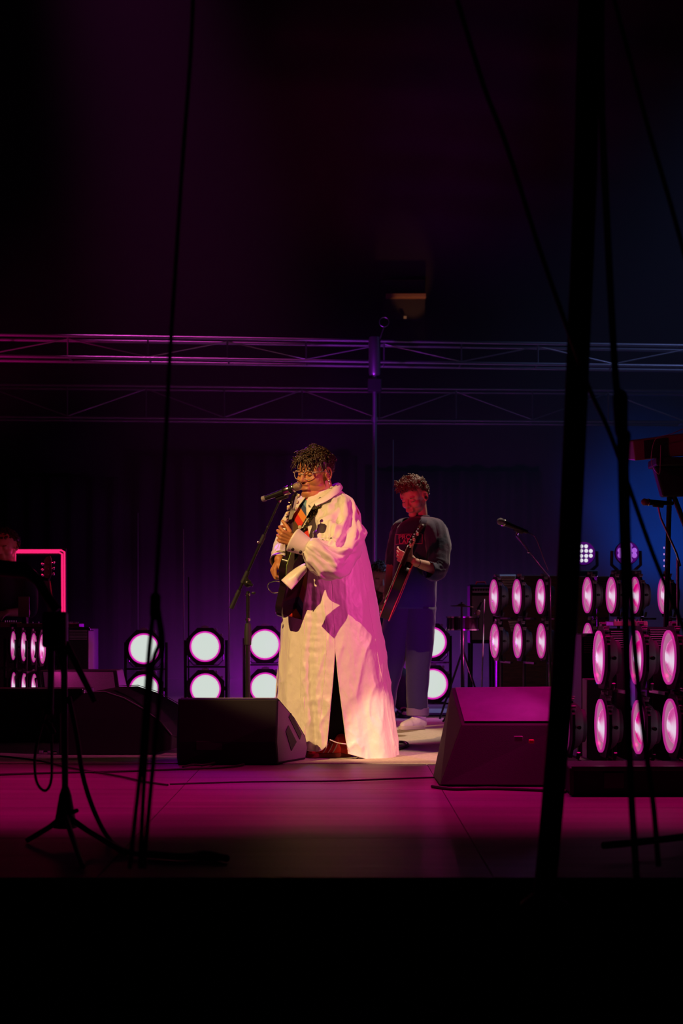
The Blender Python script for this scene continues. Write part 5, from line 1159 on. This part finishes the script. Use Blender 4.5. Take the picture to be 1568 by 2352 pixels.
# ================================================================== DARK FOREGROUND
def line(pts, r, name, label, cat, m='black', n=50): return tag(MB().tube(curve_pts(pts, n), r, 12).build(name, M[m]), label, cat)
DP = 5.0
root = thing('tent_pole', 'thick black leaning pole crossing the whole right side', 'pole', W(1250, 2060, DP))
pts = curve_pts([W(1358, -90, DP), W(1350, 150, DP), W(1342, 450, DP), W(1330, 750, DP), W(1317, 1050, DP), W(1303, 1350, DP), W(1288, 1600, DP), W(1270, 1830, DP), W(1250, 2060, DP)], 60)
mb = MB(); mb.tube(pts, [.034-.002*(i/len(pts)) for i in range(len(pts))], 20); mb.build('pole_tube', M['black'], root)
mb = MB(); b_ = pts[-1]; mb.lathe([(.0001, -.02), (.07, -.02), (.07, .0), (.036, .03)], b_+Vector((0, 0, -.02)), seg=24); mb.build('foot', M['black'], root)
line([W(1050, 0, 4.6), W(1110, 195, 4.6), W(1165, 340, 4.6), W(1238, 570, 4.7), W(1303, 755, 4.8), W(1352, 890, 5.06), W(1398, 990, 5.1), W(1445, 1120, 5.1), W(1500, 1275, 5.1), W(1568, 1440, 5.1), W(1600, 1520, 5.1)], .0065, 'guy_rope', 'slanting dark rope passing behind the thick pole to the right edge', 'rope')
line([W(1395, -60, 4.6), W(1440, 110, 4.6), W(1490, 300, 4.6), W(1540, 470, 4.6), W(1600, 690, 4.6)], .0062, 'guy_rope', 'dark rope slanting across the upper right corner', 'rope')
line([W(1380, -40, 4.7), W(1382, 250, 4.7), W(1398, 600, 4.7), W(1412, 850, 4.7), W(1422, 950, 4.7), W(1425, 1040, 4.7), W(1432, 1300, 4.7), W(1440, 1550, 4.7), W(1448, 1800, 4.7), W(1462, 2020, 4.7)], .0095, 'hanging_cable', 'thick dark hanging cable right of the tent pole', 'cable')
line([W(1434, 950, 4.72), W(1438, 1080, 4.72), W(1445, 1300, 4.72), W(1458, 1500, 4.72), W(1480, 1700, 4.72), W(1500, 1850, 4.72), W(1512, 1990, 4.72)], .0075, 'hanging_cable', 'second dark cable falling from the lump to the lower right', 'cable')
root = thing('cable_connector', 'dark lump joining the hanging cables right of the pole', 'connector', W(1424, 950, 4.7))
mb = MB(); mb.cap(W(1424, 915, 4.7), W(1426, 990, 4.7), .026, .022, flat=.8); mb.build('housing', M['black'], root, 180)
mb = MB(); mb.cap(W(1434, 1000, 4.7), W(1434, 1090, 4.7), .017, .011); mb.build('tail', M['black'], root, 180)
line([W(445, -60, 4.6), W(438, 120, 4.6), W(420, 360, 4.6), W(404, 600, 4.6), W(390, 820, 4.6), W(378, 1050, 4.6), W(364, 1260, 4.6), W(357, 1370, 4.6)], .0055, 'hanging_cable', 'long thin dark cable hanging from the top at left', 'cable')
root = thing('cable_connector', 'dark block where the left hanging cable splits', 'connector', W(356, 1390, 4.6))
mb = MB(); mb.cap(W(357, 1372, 4.6), W(356, 1412, 4.6), .014, .0145); mb.build('housing', M['black'], root, 180)
line([W(352, 1405, 4.6), W(342, 1500, 4.6), W(335, 1600, 4.6), W(324, 1750, 4.6), W(310, 1880, 4.6), W(298, 1995, 4.6)], .0062, 'hanging_cable', 'left strand below the dark splitting block', 'cable')
line([W(361, 1405, 4.6), W(368, 1470, 4.6), W(352, 1520, 4.6), W(340, 1650, 4.6), W(328, 1850, 4.6), W(322, 1995, 4.6)], .0062, 'hanging_cable', 'middle strand below the dark splitting block', 'cable')
line([W(364, 1400, 4.6), W(374, 1480, 4.6), W(366, 1600, 4.6), W(352, 1750, 4.6), W(340, 1880, 4.6), W(330, 1995, 4.6)], .0062, 'hanging_cable', 'right strand below the dark splitting block', 'cable')
# black stand with clamp box at the left
DS = 6.15; g = W(150, 1421, DS); root = thing('microphone_stand', 'black silhouetted tripod stand with boom at the left front', 'microphone stand', (g.x, DS, 0))
mb = MB(); mb.cyl((g.x, DS, .07), W(147, 1480, DS), .0115, seg=14); mb.build('upright', M['black'], root)
mb = MB(); mb.lathe([(.012, .20), (.022, .17), (.034, .10), (.042, .055), (.0, .05)], (g.x, DS, 0), seg=20); mb.cap(W(168, 1865, DS), W(176, 1862, DS), .008); mb.build('boss', M['black'], root)
for (px, py) in ((60, 1932), (290, 1960), (190, 1990)):
    e_ = fl_(px, py, .014); mb = MB(); mb.tube([(g.x, DS, .10), ((g.x*.6+e_.x*.4), DS*.6+e_.y*.4, .06), e_], [.012, .010, .009], 8); mb.build('leg', M['black'], root)
mb = MB(); mb.box(W(127, 1446, DS), (.085, .06, .125)); mb.build('clamp_box', M['black'], root, 0, bevel=.01)
mb = MB(); mb.tube([W(118, 1490, DS), W(117, 1560, DS), W(115, 1640, DS)], .0115, 10); mb.tube([W(135, 1490, DS), W(150, 1560, DS)], .009, 8); mb.cyl(W(112, 1490, DS), W(158, 1492, DS), .009); mb.build('clamp_bracket', M['black'], root)
mb = MB(); mb.cyl(W(150, 1475, DS), W(218, 1612, DS), .013, .010, 12); mb.build('brace', M['black'], root)
mb = MB(); mb.tube([W(132, 1402, DS), W(110, 1372, DS), W(88, 1335, DS), W(60, 1310, DS), (-1.45, DS, W(0, 1290, DS).z)], [.017, .017, .018, .028, .033], 12); mb.build('boom', M['black'], root)
mb = MB(); mb.cyl(W(60, 1318, DS), W(112, 1332, DS), .010, .005, 10); mb.cap(W(108, 1660, DS), W(122, 1680, DS), .010); mb.build('knob', M['black'], root)
line([W(110, 1620, DS), W(92, 1680, DS), W(80, 1740, DS), W(84, 1795, DS), W(103, 1816, DS), W(117, 1795, DS), W(119, 1740, DS), W(118, 1660, DS)], .0052, 'looped_cable', 'black cable loop hanging from the left front stand', 'cable')
line([W(158, 1600, DS), W(176, 1690, DS), W(190, 1780, DS), W(215, 1860, DS-.1), fl_(250, 1925, .02), fl_(300, 1958, .02), fl_(400, 1968, .02), fl_(520, 1972, .02)], .0085, 'looped_cable', 'thick black cable falling from the left front stand to the floor', 'cable')
# dark cases and edging below the stage lip
root = thing('flight_case', 'huge dark case edge filling the lower left, barely visible', 'case', (-.55, 4.3, -1.3), 'dark cases in front of the stage')
mb = MB(); mb.box((-.62, 4.55, -.78), (1.5, .9, 1.0)); mb.build('shell', M['black'], root, 0, bevel=.01)
mb = MB(); mb.box((-.62, 4.09, -.285), (1.5, .03, .03)); mb.build('lid_edge', M['blackmetal'], root, 0, bevel=.003)
root = thing('flight_case', 'dark case with a faint metal rail at bottom right', 'case', (.75, 3.9, -1.3), 'dark cases in front of the stage')
mb = MB(); mb.box((.80, 4.35, -.80), (1.25, 1.0, 1.0)); mb.build('shell', M['black'], root, 0, bevel=.01)
mb = MB(); mb.tube([(.16, 4.9, -.285), (.85, 3.86, -.29)], .009, 8); mb.build('rail', M['blackmetal'], root)
# black folded cable runs at the lip of the stage
for i, (pts, lb) in enumerate((([fl_(340, 1962, .02), fl_(420, 1968, .02), fl_(470, 1962, .02), fl_(520, 1972, .02)], 'black cable heap on the stage lip, left part'), ([fl_(1385, 1942, .05), fl_(1460, 1935, .05), fl_(1568, 1922, .05), fl_(1640, 1912, .05)], 'dark cable at the stage lip by the right edge'))):
    cable(pts, .012, lb)
# ================================================================== HAZE
hz = bpy.data.materials.new('stage_haze'); hz.use_nodes = True; nt = hz.node_tree; nt.nodes.remove(nt.nodes['Principled BSDF'])
vs_ = nt.nodes.new('ShaderNodeVolumeScatter'); vs_.inputs['Density'].default_value = .012; vs_.inputs['Anisotropy'].default_value = .2; vs_.inputs['Color'].default_value = (1, 1, 1, 1)
tc_ = nt.nodes.new('ShaderNodeTexCoord'); sx_ = nt.nodes.new('ShaderNodeSeparateXYZ'); nt.links.new(tc_.outputs['Object'], sx_.inputs[0])
mr_ = nt.nodes.new('ShaderNodeMapRange'); mr_.interpolation_type = 'SMOOTHSTEP'; mr_.inputs[1].default_value = 0; mr_.inputs[2].default_value = 1.5; mr_.inputs[3].default_value = .065; mr_.inputs[4].default_value = .010
nt.links.new(sx_.outputs[2], mr_.inputs[0]); nt.links.new(mr_.outputs[0], vs_.inputs['Density'])
nt.links.new(vs_.outputs[0], nt.nodes['Material Output'].inputs['Volume'])
mb = MB(); mb.box((0, 18.75, 5.0), (18, 8.3, 9.9)); o = mb.build('stage_haze', hz, None, 0); tag(o, 'thin haze hanging over the back of the stage', 'haze', kind='stuff')
